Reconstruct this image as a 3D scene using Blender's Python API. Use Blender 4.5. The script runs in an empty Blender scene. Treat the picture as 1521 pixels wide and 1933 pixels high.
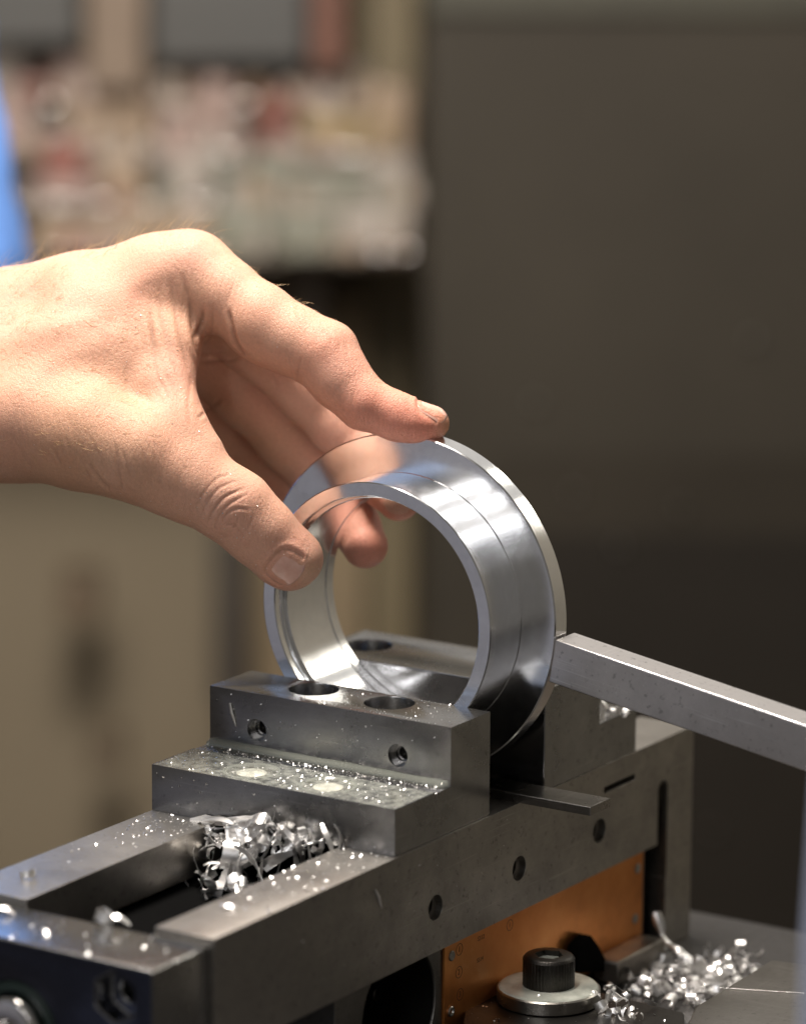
import bpy, bmesh, math, random
import numpy as np
from mathutils import Vector, Matrix

# ------------------------------------------------------------------ camera, world, lamps
# Lengths below are millimetres; MM turns them into metres. Origin: top right front corner of the vise jaw,
# +X along the jaw, +Y from the moving jaw to the fixed jaw, +Z up.
MM = 0.001
SC = bpy.context.scene
COL = SC.collection
CAM_R = np.array([[0.83946615, 0.54338054, 0.0058453], [0.1216496, -0.17743051, -0.97658578],
                  [-0.52962057, 0.82052179, -0.21504894]])      # rows: right, down, forward
CAM_C = np.array([822.74017905, -1308.33490235, 421.96247861])
FPX = 8162.4
cam_d = bpy.data.cameras.new('camera'); cam = bpy.data.objects.new('camera', cam_d); COL.objects.link(cam)
_m = Matrix.Identity(4)
for i in range(3):
    _m[i][0] = CAM_R[0][i]; _m[i][1] = -CAM_R[1][i]; _m[i][2] = -CAM_R[2][i]; _m[i][3] = CAM_C[i] * MM
cam.matrix_world = _m
cam_d.sensor_fit = 'HORIZONTAL'; cam_d.sensor_width = 24.0; cam_d.lens = 24.0 * FPX / 1521.0
cam_d.clip_start = 0.05; cam_d.clip_end = 60
cam_d.dof.use_dof = True; cam_d.dof.focus_distance = 1.632; cam_d.dof.aperture_fstop = 4.4
cam_d.dof.aperture_blades = 0
SC.camera = cam

w = bpy.data.worlds.new('World'); SC.world = w; w.use_nodes = True
w.node_tree.nodes['Background'].inputs['Color'].default_value = (1.0, 0.92, 0.82, 1)
w.node_tree.nodes['Background'].inputs['Strength'].default_value = 0.11

def lamp(name, pos, target, sx, sy, watts, col, spread=180):
    d = bpy.data.lights.new(name, 'AREA'); d.shape = 'RECTANGLE'; d.size = sx; d.size_y = sy
    d.energy = watts; d.color = col; d.spread = math.radians(spread)
    o = bpy.data.objects.new(name, d); COL.objects.link(o)
    o.location = pos
    o.rotation_euler = (Vector(target) - Vector(pos)).to_track_quat('-Z', 'Y').to_euler()
    return o
T = (-0.06, 0.05, 0.03)
# overhead shop lamp, the machine's strip lights behind and above, a cool window far to the front left
lamp('ceiling_lamp', (-0.24, 0.05, 1.10), T, 0.42, 0.28, 33.0, (1.0, 0.92, 0.835))
for k in range(2):
    lamp('strip_lamp', (0.02 + 0.34 * k, 1.12, 0.74 - 0.16 * k), T, 0.06, 0.36, 0.9, (1.0, 0.94, 0.82))
lamp('rear_reflection_panel', (-0.14, 1.25, 0.76), T, 1.65, 0.55, 1.3, (1.0, 0.96, 0.90))  # broad panel added for reflections on the ring rim and bar top
# fill light added in front, above the camera; tube lights that streak the ring
lamp('front_fill', (0.02, -1.45, 1.05), T, 1.1, 0.62, 1.3, (1.0, 0.93, 0.85))
for k in range(3):
    lamp('front_tube_light', (-0.32 + 0.36 * k, -1.40, 1.02 - 0.20 * k), T, 0.07, 0.62, 1.7, (0.97, 0.97, 1.0))
lamp('window_light', (-1.54, -2.25, 0.70), T, 1.1, 0.8, 1.5, (0.50, 0.66, 1.0))
lamp('low_front_fill', (-1.15, -1.60, -0.26), T, 0.9, 0.7, 0.24, (0.74, 0.76, 1.0))  # added low lamp that lends the front faces a dim lilac reflection
lamp('shelf_fill', (-0.62, 0.42, 0.62), (-1.08, 1.75, -0.42), 0.5, 0.5, 18.0, (1.0, 0.91, 0.82))  # added to brighten the shelf and the wall behind it
SC.view_settings.view_transform = 'Standard'; SC.view_settings.look = 'None'
SC.view_settings.exposure = 0.12; SC.view_settings.gamma = 1.0; SC.view_settings.use_curve_mapping = False
SC.cycles.use_denoising = True
SC.cycles.max_bounces = 10; SC.cycles.glossy_bounces = 6; SC.cycles.diffuse_bounces = 4
SC.cycles.sample_clamp_indirect = 6.0
rng = random.Random(7)
nrg = np.random.default_rng(11)

# ------------------------------------------------------------------ helpers
def ray(px, py):
    return CAM_R.T @ np.array([(px - 760.5) / FPX, (py - 966.5) / FPX, 1.0])
def on(px, py, axis, val):                    # a point of the vise: where it lies on the plane axis = val
    d = ray(px, py); t = (val - CAM_C[axis]) / d[axis]
    return CAM_C + t * d
def far(px, py, D):                           # a point D mm away
    return CAM_C + D * ray(px, py)

def V(p): return Vector((p[0] * MM, p[1] * MM, p[2] * MM))
def smooth(me, ang=0.36):
    me.polygons.foreach_set('use_smooth', [True] * len(me.polygons))
    me.set_sharp_from_angle(angle=ang)
def link(name, me, mat, parent=None):
    o = bpy.data.objects.new(name, me); COL.objects.link(o)
    if mat is not None:
        me.materials.clear(); me.materials.append(mat)
    if parent is not None:
        o.parent = parent
        o.matrix_parent_inverse = Matrix.Translation(-world_loc(parent))
    return o
def world_loc(o):
    # every parent here is unrotated: an Empty at its base, or a mesh whose vertices are already in place
    return o.location.copy() if o.parent is None else Vector((0, 0, 0))
def obj(name, bm, mat, parent=None, ang=0.36, flat=False):
    me = bpy.data.meshes.new(name)
    for v in bm.verts: v.co *= MM
    bm.normal_update(); bm.to_mesh(me); bm.free()
    if not flat: smooth(me, ang)
    return link(name, me, mat, parent)
def thing(name, label, cat, loc, group=None):
    o = bpy.data.objects.new(name, None); COL.objects.link(o); o.location = V(loc)
    o.empty_display_size = 0.01
    return tag(o, label, cat, group)
def tag(o, label=None, cat=None, group=None, kind=None):
    if label: o['label'] = label
    if cat: o['category'] = cat
    if group: o['group'] = group
    if kind: o['kind'] = kind
    return o
def add_box(bm, lo, hi, bev=0.0, seg=2):
    r = bmesh.ops.create_cube(bm, size=1.0)['verts']
    for v in r:
        v.co = Vector([(lo[i] + hi[i]) / 2 + v.co[i] * (hi[i] - lo[i]) for i in range(3)])
    if bev:
        es = list({e for v in r for e in v.link_edges})
        bmesh.ops.bevel(bm, geom=es, offset=bev, segments=seg, affect='EDGES', profile=0.5)
    return bm
def box(lo, hi, bev=0.0, seg=2): return add_box(bmesh.new(), lo, hi, bev, seg)
def add_prism(bm, pts, axis, a, b):
    # pts: polygon in the two other axes (in order), extruded along axis from a to b
    ot = [i for i in range(3) if i != axis]
    def mk(p, t):
        c = [0, 0, 0]; c[ot[0]] = p[0]; c[ot[1]] = p[1]; c[axis] = t
        return bm.verts.new(c)
    A = [mk(p, a) for p in pts]; B = [mk(p, b) for p in pts]; n = len(pts)
    bm.faces.new(A); bm.faces.new(B[::-1])
    for i in range(n): bm.faces.new((A[i], B[i], B[(i + 1) % n], A[(i + 1) % n]))
    bmesh.ops.recalc_face_normals(bm, faces=bm.faces)
    return bm
def frame_of(d):
    d = Vector(d).normalized(); u = d.orthogonal().normalized(); return u, d.cross(u), d
def add_lathe(bm, prof, base, axis, seg=64, closed=False, mod=None):
    # prof: list of (radius, distance along axis) from base
    u, v, d = frame_of(axis); base = Vector(base); rings = []
    for r, t in prof:
        ring = []
        if r < 1e-6: ring = [bm.verts.new(base + d * t)]
        else:
            for k in range(seg):
                a = 2 * math.pi * k / seg; rr = r * (mod(k, r, t) if mod else 1.0)
                ring.append(bm.verts.new(base + d * t + (u * math.cos(a) + v * math.sin(a)) * rr))
        rings.append(ring)
    pairs = list(zip(rings, rings[1:])) + ([(rings[-1], rings[0])] if closed else [])
    for A, B in pairs:
        for k in range(seg):
            j = (k + 1) % seg
            if len(A) == 1 and len(B) == 1: continue
            if len(A) == 1: bm.faces.new((A[0], B[j], B[k]))
            elif len(B) == 1: bm.faces.new((A[k], A[j], B[0]))
            else: bm.faces.new((A[k], A[j], B[j], B[k]))
    bmesh.ops.recalc_face_normals(bm, faces=bm.faces)
    return bm
def cyl(base, axis, r, h, seg=40): return add_lathe(bmesh.new(), [(0, 0), (r, 0), (r, h), (0, h)], base, axis, seg)
def add_tube(bm, pts, rad, seg=10, cap=True):
    pts = [Vector(p) for p in pts]; rings = []
    u = None
    for i, p in enumerate(pts):
        d = (pts[min(i + 1, len(pts) - 1)] - pts[max(i - 1, 0)]).normalized()
        u = d.orthogonal().normalized() if u is None else (u - d * u.dot(d)).normalized()
        v = d.cross(u); r = rad[i] if hasattr(rad, '__len__') else rad
        rings.append([bm.verts.new(p + (u * math.cos(2 * math.pi * k / seg) + v * math.sin(2 * math.pi * k / seg)) * r) for k in range(seg)])
    for A, B in zip(rings, rings[1:]):
        for k in range(seg): bm.faces.new((A[k], A[(k + 1) % seg], B[(k + 1) % seg], B[k]))
    if cap: bm.faces.new(rings[0][::-1]); bm.faces.new(rings[-1])
    return bm
def carve(bm, cuts, joins=(), bev=0.35, seg=2, ang=35):
    # booleans and a small bevel, evaluated at once into a plain bmesh (millimetres)
    me = bpy.data.meshes.new('work'); bm.normal_update(); bm.to_mesh(me); bm.free()
    o = bpy.data.objects.new('work', me); COL.objects.link(o); tmp = [o]
    for op, lst in (('UNION', joins), ('DIFFERENCE', cuts)):
        for c in lst:
            mc = bpy.data.meshes.new('work_cut'); c.normal_update(); c.to_mesh(mc); c.free()
            oc = bpy.data.objects.new('work_cut', mc); COL.objects.link(oc); tmp.append(oc)
            m = o.modifiers.new('b', 'BOOLEAN'); m.operation = op; m.object = oc; m.solver = 'EXACT'
    if bev:
        m = o.modifiers.new('v', 'BEVEL'); m.width = bev; m.segments = seg; m.limit_method = 'ANGLE'; m.angle_limit = math.radians(ang)
        m.use_clamp_overlap = True
    dg = bpy.context.evaluated_depsgraph_get(); dg.update()
    ev = o.evaluated_get(dg); out = bmesh.new(); out.from_mesh(ev.to_mesh()); ev.to_mesh_clear()
    for t in tmp:
        d = t.data; bpy.data.objects.remove(t); bpy.data.meshes.remove(d)
    return out

# ------------------------------------------------------------------ materials
class NT:
    def __init__(s, name):
        s.m = bpy.data.materials.new(name); s.m.use_nodes = True; s.t = s.m.node_tree; s.n = s.t.nodes
        s.p = s.n['Principled BSDF']
    def new(s, typ, **kw):
        n = s.n.new(typ)
        for k, v in kw.items():
            if hasattr(n, k): setattr(n, k, v)
        return n
    def ln(s, a, ao, b, bi): s.t.links.new(a.outputs[ao], b.inputs[bi])
    def set(s, **kw):
        for k, v in kw.items(): s.p.inputs[k.replace('_', ' ')].default_value = v
        return s
    def coords(s, scale=(1, 1, 1), rot=(0, 0, 0)):
        c = s.new('ShaderNodeTexCoord'); mp = s.new('ShaderNodeMapping')
        mp.inputs['Scale'].default_value = scale; mp.inputs['Rotation'].default_value = rot
        s.ln(c, 'Object', mp, 'Vector'); return mp
    def noise(s, scale, detail=4, rough=.6, co=None, dist=0.0):
        n = s.new('ShaderNodeTexNoise'); n.inputs['Scale'].default_value = scale
        n.inputs['Detail'].default_value = detail; n.inputs['Roughness'].default_value = rough; n.inputs['Distortion'].default_value = dist
        s.ln(co or s.coords(), 'Vector', n, 'Vector'); return n
    def ramp(s, src, so, stops):
        r = s.new('ShaderNodeValToRGB'); e = r.color_ramp.elements
        while len(e) < len(stops): e.new(0.5)
        for el, (p, c) in zip(e, stops):
            el.position = p; el.color = (c, c, c, 1) if not hasattr(c, '__len__') else (*c[:3], 1)
        s.ln(src, so, r, 'Fac'); return r
    def bump(s, src, so, strength, dist, prev=None):
        b = s.new('ShaderNodeBump'); b.inputs['Strength'].default_value = strength; b.inputs['Distance'].default_value = dist
        s.ln(src, so, b, 'Height')
        if prev: s.ln(prev, 'Normal', b, 'Normal')
        s.ln(b, 'Normal', s.p, 'Normal'); return b

def metal(name, col, rough, dirt=.25, scr=(30, 900, 900), bumpd=2e-5, rv=.12, aniso=0, tint=None, scratch=.35):
    # ground metal: cloudy stain, fine grinding lines, a net of scratches and some pitting
    m = NT(name); m.set(Metallic=1.0)
    big = m.noise(38, 7, .66); fine = m.noise(1.0, 3, .6, m.coords(scr)); spots = m.noise(420, 3, .6)
    lo = tuple(c * (1 - dirt) for c in (tint or col))
    cr = m.ramp(big, 'Fac', [(.34, lo), (.66, col)])
    sp = m.ramp(spots, 'Fac', [(.30, 1 - scratch), (.40, 1.0)])
    wv = [m.noise(1.0, 2, .5, m.coords(sc_, rt), .3) for sc_, rt in (((26, 1500, 1500), (.3, .5, .9)), ((1400, 22, 1400), (.2, .1, .35)), ((22, 1700, 900), (.9, .2, -.6)))]
    col_out = (cr, 'Color')
    scs = []
    for q in wv:
        r = m.ramp(q, 'Fac', [(.66, 0.0), (.73, 1.0)]); scs.append(r)
    mx = m.new('ShaderNodeMix'); mx.data_type = 'RGBA'; mx.blend_type = 'MULTIPLY'; mx.inputs[0].default_value = 1.0
    m.ln(cr, 'Color', mx, 6); m.ln(sp, 'Color', mx, 7); out = mx
    for r in scs:
        k = m.new('ShaderNodeMix'); k.data_type = 'RGBA'; k.blend_type = 'MIX'
        f = m.new('ShaderNodeMath'); f.operation = 'MULTIPLY'; f.inputs[1].default_value = scratch; m.ln(r, 'Color', f, 0); m.ln(f, 'Value', k, 0)
        m.t.links.new(out.outputs[2], k.inputs[6]); k.inputs[7].default_value = (*[min(1, c * 1.5) for c in col], 1); out = k
    m.t.links.new(out.outputs[2], m.p.inputs['Base Color'])
    a = m.ramp(big, 'Fac', [(.3, rough + rv), (.7, rough - rv * .3)])
    m.ln(a, 'Color', m.p, 'Roughness')
    if bumpd:
        b1 = m.bump(fine, 'Fac', .5, bumpd); b2 = m.bump(spots, 'Fac', .25, bumpd, b1)
        m.bump(scs[0], 'Color', -.4 if False else .4, bumpd, b2)
    if aniso: m.set(Anisotropic=aniso)
    return m
STEEL = metal('ground_steel', (.34, .335, .33), .24, .28, (30, 900, 900), 2e-5, .06).m
STEEL_Y = metal('ground_steel_rail', (.45, .425, .39), .33, .3, (900, 30, 900)).m
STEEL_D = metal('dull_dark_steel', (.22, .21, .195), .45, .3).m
BAR = metal('stained_bar_steel', (.76, .73, .72), .32, .25, (40, 900, 900), 4e-5, .08, 0, None, .35).m
BLACKOX = metal('black_oxide_steel', (.075, .07, .065), .36, .4).m
ALU = NT('turned_aluminium'); ALU.set(Metallic=1.0, Roughness=.16, Anisotropic=.6, Anisotropic_Rotation=.25)
_tg = ALU.new('ShaderNodeTangent'); _tg.direction_type = 'RADIAL'; _tg.axis = 'Y'; ALU.ln(_tg, 'Tangent', ALU.p, 'Tangent')
_n = ALU.noise(300, 3); _r = ALU.ramp(_n, 'Fac', [(.3, (.83, .835, .85)), (.7, (.90, .905, .915))]); ALU.ln(_r, 'Color', ALU.p, 'Base Color')
_sm = ALU.noise(55, 6, .7); _rr = ALU.ramp(_sm, 'Fac', [(.35, .135), (.55, .17), (.74, .27)]); ALU.ln(_rr, 'Color', ALU.p, 'Roughness')
_sp = ALU.new('ShaderNodeSeparateXYZ'); _cc = ALU.new('ShaderNodeTexCoord'); ALU.ln(_cc, 'Object', _sp, 'Vector')
_cx = ALU.new('ShaderNodeMath'); _cx.operation = 'SUBTRACT'; _cx.inputs[1].default_value = -.0519; ALU.ln(_sp, 'X', _cx, 0)
_cz = ALU.new('ShaderNodeMath'); _cz.operation = 'SUBTRACT'; _cz.inputs[1].default_value = .02985; ALU.ln(_sp, 'Z', _cz, 0)
_x2 = ALU.new('ShaderNodeMath'); _x2.operation = 'MULTIPLY'; ALU.ln(_cx, 'Value', _x2, 0); ALU.ln(_cx, 'Value', _x2, 1)
_z2 = ALU.new('ShaderNodeMath'); _z2.operation = 'MULTIPLY_ADD'; ALU.ln(_cz, 'Value', _z2, 0); ALU.ln(_cz, 'Value', _z2, 1); ALU.ln(_x2, 'Value', _z2, 2)
_rd = ALU.new('ShaderNodeMath'); _rd.operation = 'SQRT'; ALU.ln(_z2, 'Value', _rd, 0)
_cb = ALU.new('ShaderNodeCombineXYZ'); ALU.ln(_rd, 'Value', _cb, 'X'); ALU.ln(_sp, 'Y', _cb, 'Y')
_tl = ALU.new('ShaderNodeTexNoise'); _tl.inputs['Scale'].default_value = 3200; _tl.inputs['Detail'].default_value = 2; ALU.ln(_cb, 'Vector', _tl, 'Vector')
_bb = ALU.bump(_tl, 'Fac', .22, 1.2e-5); ALU.bump(ALU.noise(180, 4, .7), 'Fac', .12, 2e-5, _bb)
ALU_ = ALU.m
CHIP = NT('fresh_aluminium_chip'); CHIP.set(Metallic=1.0, Roughness=.36, Base_Color=(.92, .91, .90, 1))
CHIP.bump(CHIP.noise(1.0, 3, .6, CHIP.coords((160, 3200, 3200))), 'Fac', .55, 1.5e-4); CHIP = CHIP.m
COOL = NT('milky_coolant'); COOL.set(Base_Color=(.70, .72, .66, 1), Roughness=.05, Specular_IOR_Level=.5)
_n = COOL.noise(120, 3); _r = COOL.ramp(_n, 'Fac', [(.35, (.40, .42, .37)), (.65, (.60, .62, .55))]); COOL.ln(_r, 'Color', COOL.p, 'Base Color'); COOL = COOL.m
POOL = NT('coolant_pool_white'); POOL.set(Base_Color=(.76, .76, .66, 1), Roughness=.06); POOL = POOL.m
RIM = NT('coolant_rim_grey'); RIM.set(Base_Color=(.20, .21, .185, 1), Roughness=.08); RIM = RIM.m
BEAD = NT('coolant_bead'); BEAD.set(Base_Color=(.70, .73, .64, 1), Roughness=.03, Transmission_Weight=.80, IOR=1.33); BEAD = BEAD.m
FILM = NT('coolant_film'); FILM.set(Base_Color=(.36, .37, .33, 1), Roughness=.06, Alpha=.30)
_n = FILM.noise(260, 5, .7); _r = FILM.ramp(_n, 'Fac', [(.40, .15), (.6, .60)]); FILM.ln(_r, 'Color', FILM.p, 'Alpha')
FILM.bump(_n, 'Fac', .5, 2e-4); FILM = FILM.m
def paint(name, col, rough=.5, var=.25, sc=25, met=0.0, spec=.5):
    m = NT(name); n = m.noise(sc, 5, .6)
    r = m.ramp(n, 'Fac', [(.3, tuple(c * (1 - var) for c in col)), (.7, col)]); m.ln(r, 'Color', m.p, 'Base Color')
    m.set(Roughness=rough, Metallic=met, Specular_IOR_Level=spec); return m.m
BLACK = paint('hole_black', (.012, .011, .010), .35, .4)
INK = paint('engraving_ink', (.22, .08, .03), .6, .3)
def copper():
    m = NT('copper_plate'); m.set(Metallic=1.0)
    n = m.noise(22, 6, .62); n2 = m.noise(14, 5, .6)
    r = m.ramp(n, 'Fac', [(.26, (.46, .17, .05)), (.45, (.72, .28, .08)), (.62, (.82, .36, .12)), (.8, (.92, .52, .27))]); m.ln(r, 'Color', m.p, 'Base Color')
    rr = m.ramp(n2, 'Fac', [(.35, .32), (.7, .55)]); m.ln(rr, 'Color', m.p, 'Roughness')
    m.bump(m.noise(400, 4), 'Fac', .3, 1e-4); return m.m
COPPER = copper()
# ------------------------------------------------------------------ the vise
WJ = 109.4
YF = 27.5                                    # clamping face of the moving jaw
vise = thing('machine_vise', 'ground steel machine vise clamping the aluminium ring', 'vise', (-54, 0, -130))
# rail bed: a U along Y with a rear foot
prof = [(-WJ, -40.5), (-80, -40.5), (-80, -58), (-84, -58), (-84, -79), (-20, -79), (-20, -58), (-24, -58), (-24, -40.5), (.9, -40.5), (.9, -84), (-WJ, -84)]
bed = add_prism(bmesh.new(), prof, 1, -153, 184)
foot = box((-WJ, 163, -130), (.9, 184, -60))
cuts = []
for y in (-11.2, 48.4, 108.9):
    cuts.append(add_lathe(bmesh.new(), [(0, -14), (3.4, -14), (3.4, -3.5), (4.9, -3.5), (4.9, 2), (0, 2)], (.9, y, -66.6), (1, 0, 0), 32))
cuts.append(box((-14, 155.5, -90), (3, 163.4, -62)))
cuts.append(cyl((-14, 159.45, -62), (1, 0, 0), 3.95, 20, 32))
cuts.append(box((-14, 155.5, -100), (3, 163.4, -80)))
cuts.append(box((-9, 112, -52.2), (3, 136.5, -49.6)))
obj('rail_bed', carve(bed, cuts, [foot], .55), STEEL_Y, vise)
obj('slot_shade', box((-83.8, -152.8, -78.9), (-20.2, 60, -60.6)), paint('slot_shade_black', (.003, .003, .003), .9, .2, 25, 0.0, .03), vise)  # black block added so the depth of the slot reads as shade
# moving jaw with its lower step
jp = [(-37.9, -40.4), (-37.9, -22.5), (-10.6, -22.5), (-10.2, -23.2), (-9.8, -22.9), (0, -22.9), (0, 0), (YF, 0), (YF, -40.4)]
jaw = add_prism(bmesh.new(), jp, 0, -WJ, 0)
cuts = []
for x, y in ((-73.3, 17.8), (-38.3, 17.0)):
    cuts.append(add_lathe(bmesh.new(), [(0, -30), (6.2, -30), (6.2, -13), (9.6, -13), (9.6, -.5), (10.1, 1), (0, 1)], (x, y, 0), (0, 0, 1), 48))
for x in (-87.5, -23.4):
    cuts.append(add_lathe(bmesh.new(), [(0, -3), (4.4, -3), (4.4, 3.4), (3.0, 3.4), (3.0, 5.2), (2.6, 5.2), (2.6, 14), (0, 14)], (x, 0, -14.4), (0, 1, 0), 36))
for x, y in ((-73.2, -24.0), (-38.6, -24.0)):
    cuts.append(add_lathe(bmesh.new(), [(0, -9), (9.9, -9), (9.9, 2), (0, 2)], (x, y, -22.5), (0, 0, 1), 48))
mj = obj('moving_jaw', carve(jaw, cuts, (), .2), STEEL, vise)
RINGM = metal('washer_steel', (.50, .48, .44), .25, .3).m
for x, y in ((-73.2, -24.0), (-38.6, -24.0)):   # cap screws drowned in coolant in the lower step
    s = obj('cap_screw', add_lathe(bmesh.new(), [(3.6, -8), (3.6, -1.1), (6.6, -.75), (8.9, -1.0), (9.3, -2.4), (9.3, -9)], (x, y, -22.5), (0, 0, 1), 40), RINGM, mj)
    obj('coolant_pool', add_lathe(bmesh.new(), [(0, -.62), (5.2, -.65), (5.9, -.9), (6, -2.5)], (x, y, -22.5), (0, 0, 1), 36), POOL, mj)
    obj('coolant_rim', add_lathe(bmesh.new(), [(9.0, -1.1), (9.3, -.35), (10.1, .12), (10.9, .06), (11.3, -.3)], (x, y, -22.5), (0, 0, 1), 48), RIM, mj)
for x in (-73.3, -38.3):                        # screw heads down in the top holes
    obj('cap_screw', add_lathe(bmesh.new(), [(0, -9.4), (3.5, -9.4), (4.1, -6.2), (8.6, -6.0), (9.2, -6.8), (9.2, -13)], (x, 17.4, 0), (0, 0, 1), 40), STEEL_D, mj)
# bead of coolant along the inner corner
bm = bmesh.new()
seg = 56; rows = []
for i in range(seg + 1):
    x = -WJ + .4 + (WJ - 1.6) * i / seg; wob = 1 + .06 * math.sin(i * .23) + .025 * math.sin(i * .61 + 1)
    R0 = 3.1 * wob; row = []
    for k in range(9):
        a = math.pi / 2 * k / 8
        # concave-convex meniscus between the wall (Y = 0) and the step
        row.append(bm.verts.new((x, -.02 - R0 * math.cos(a), -22.88 + R0 * .72 * math.sin(a))))
    rows.append(row)
for A, B in zip(rows, rows[1:]):
    for k in range(8): bm.faces.new((A[k], A[k + 1], B[k + 1], B[k]))
e0 = bm.verts.new((rows[-1][0].co.x + 1.0, -.3, -22.8))
for k in range(8): bm.faces.new((rows[-1][k], rows[-1][k + 1], e0))
bmesh.ops.recalc_face_normals(bm, faces=bm.faces)
o = obj('coolant_bead', bm, BEAD, mj, 1.2)
bm = bmesh.new()
g = [[bm.verts.new((-WJ + .8 + (WJ - 1.4) * i / 60, y, -22.9 + .06 * (y > -9.9 and 1) + (.42 if y < -10.5 else 0))) for y in (-37.4, -30, -22, -14, -10.7)] for i in range(61)]
for A, B in zip(g, g[1:]):
    for k in range(4): bm.faces.new((A[k], B[k], B[k + 1], A[k + 1]))
obj('coolant_film', bm, FILM, mj)
# fixed jaw with the mirrored step
fp = [(66.1, -40.4), (66.1, 0), (108, 0), (108, -22.5), (136.8, -22.5), (136.8, -41.9), (112, -41.9), (112, -40.4)]
fj = add_prism(bmesh.new(), fp, 0, -WJ, .85)
cuts = [add_lathe(bmesh.new(), [(0, -14), (9.6, -14), (9.6, -.5), (10.1, 1), (0, 1)], (x, 87, 0), (0, 0, 1), 40) for x in (-94, -16)]
fjo = obj('fixed_jaw', carve(fj, cuts, (), .35), STEEL, vise)
# end plate with its sockets
pl = box((-WJ, -185.5, -118), (-1.6, -153.1, -43.4))
px1 = on(216, 1885, 1, -185.5); px2 = on(30, 1945, 1, -185.5)
cuts = [add_prism(bmesh.new(), [(px1[0] + 9.2 * math.cos(math.pi / 3 * k + .52), px1[2] + 9.2 * math.sin(math.pi / 3 * k + .52)) for k in range(6)], 1, -190, -176),
        add_lathe(bmesh.new(), [(0, 6), (4.2, 6), (4.2, 24), (0, 24)], (px1[0], -185.5, px1[2]), (0, 1, 0), 36),
        add_lathe(bmesh.new(), [(0, -2), (17.5, -2), (17.5, 6), (0, 6)], (px2[0], -185.5, px2[2]), (0, 1, 0), 48)]
NAVY = metal('end_plate_dark_reflection', (.085, .095, .14), .30, .35).m
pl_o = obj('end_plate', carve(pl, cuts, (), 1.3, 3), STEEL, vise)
pl_o.data.materials.append(NAVY)               # ground top; front coloured navy for the dark reflection on it
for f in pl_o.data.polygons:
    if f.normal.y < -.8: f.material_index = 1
CHROME = metal('polished_spindle', (.72, .70, .68), .12, .2).m
obj('spindle_bush', add_lathe(bmesh.new(), [(17.2, 5), (17.2, .5), (16.4, -.4), (14.2, -.4), (13.6, .6), (13.6, 5)], (px2[0], -185.5, px2[2]), (0, 1, 0), 56), paint('dark_green_bush', (.02, .035, .03), .3), pl_o)
obj('spindle_end', carve(add_lathe(bmesh.new(), [(0, 5), (12.6, 5), (12.6, -3.2), (11.4, -4.6), (8.5, -5), (0, -5)], (px2[0], -185.5, px2[2]), (0, 1, 0), 56),
    [add_prism(bmesh.new(), [(px2[0] + 5.5 * math.cos(math.pi / 3 * k), px2[2] + 5.5 * math.sin(math.pi / 3 * k)) for k in range(6)], 1, -192, -182)], (), .4), CHROME, pl_o)
# base under the rail: dark cheek with a round hole, copper scale plate behind the bolt
base = box((-104, -70, -130), (-4.6, 155, -84.1))
hole = add_lathe(bmesh.new(), [(0, -40), (25, -40), (25, .0 - .8), (25.8, 3), (0, 3)], (-4.6, -27, -104), (1, 0, 0), 64)
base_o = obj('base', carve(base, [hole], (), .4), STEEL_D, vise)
obj('hole_lining', add_lathe(bmesh.new(), [(0, -39.8), (24.8, -39.8), (24.8, -1.0)], (-4.6, -27, -104), (1, 0, 0), 64), BLACK, base_o)  # black inner surface following the hole
q = on(712, 1878, 0, -30)
obj('plug', add_lathe(bmesh.new(), [(3.0, -14), (3.0, 0), (2.4, .5), (1.5, .5), (1.2, -1), (0, -1)], q, (1, 0, 0), 28), BLACKOX, base_o)
scale_pl = obj('copper_plate', box((-4.5, 2.2, -127), (-3.4, 152, -84.4), .15, 1), COPPER, vise)
RIV = metal('worn_rivet', (.52, .50, .46), .33, .45).m
for px, py, ringed in ((852, 1805, 0), (850, 1910, 1), (1203, 1640, 0), (1198, 1735, 0)):
    c = on(px, py, 0, -3.4)
    pr = [(2.0, .0), (2.0, .35), (1.7, .55), (0, .6)] if not ringed else [(2.1, 0), (2.1, .5), (1.8, .8), (1.3, .75), (.9, -.1), (0, -.2)]
    obj('rivet', add_lathe(bmesh.new(), pr, c, (1, 0, 0), 28), RIV, scale_pl)
# engraved marks: circled figures down the left end and short code lines
def text(body, pos, size, parent, mat, name='engraved_mark'):
    cu = bpy.data.curves.new('lettering', 'FONT'); cu.body = body; cu.size = size * MM; cu.extrude = .00004; cu.align_x = 'CENTER'; cu.align_y = 'CENTER'
    t = bpy.data.objects.new('lettering', cu); COL.objects.link(t)
    dg = bpy.context.evaluated_depsgraph_get(); me = bpy.data.meshes.new_from_object(t.evaluated_get(dg)); bpy.data.objects.remove(t)
    # text plane XY -> YZ, read from +X
    for v in me.vertices: v.co = Vector((v.co.z, v.co.x, v.co.y)) + V(pos)
    return link(name, me, mat, parent)
for k, (px, py) in enumerate(((867, 1793), (866, 1836), (868, 1878))):
    c = on(px, py, 0, -3.37)
    text('123'[k], c, 3.3, scale_pl, INK)
    obj('engraved_ring', add_lathe(bmesh.new(), [(2.1, 0), (2.1, .05), (2.38, .05), (2.38, 0)], c, (1, 0, 0), 32, True), INK, scale_pl)
for s_, px, py, z in (('SS12', 908, 1771, 2.6), ('1', 960, 1746, 2.6), ('SS14', 906, 1812, 2.4), ('1', 962, 1748, 2.6)):
    if s_ == '1':
        c = on(962, 1747, 0, -3.37)
        if px == 960:
            text('1', c, 3.0, scale_pl, INK); obj('engraved_ring', add_lathe(bmesh.new(), [(2.0, 0), (2.0, .05), (2.3, .05), (2.3, 0)], c, (1, 0, 0), 32, True), INK, scale_pl)
    else:
        text(s_, on(px, py, 0, -3.37), z, scale_pl, INK)

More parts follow.
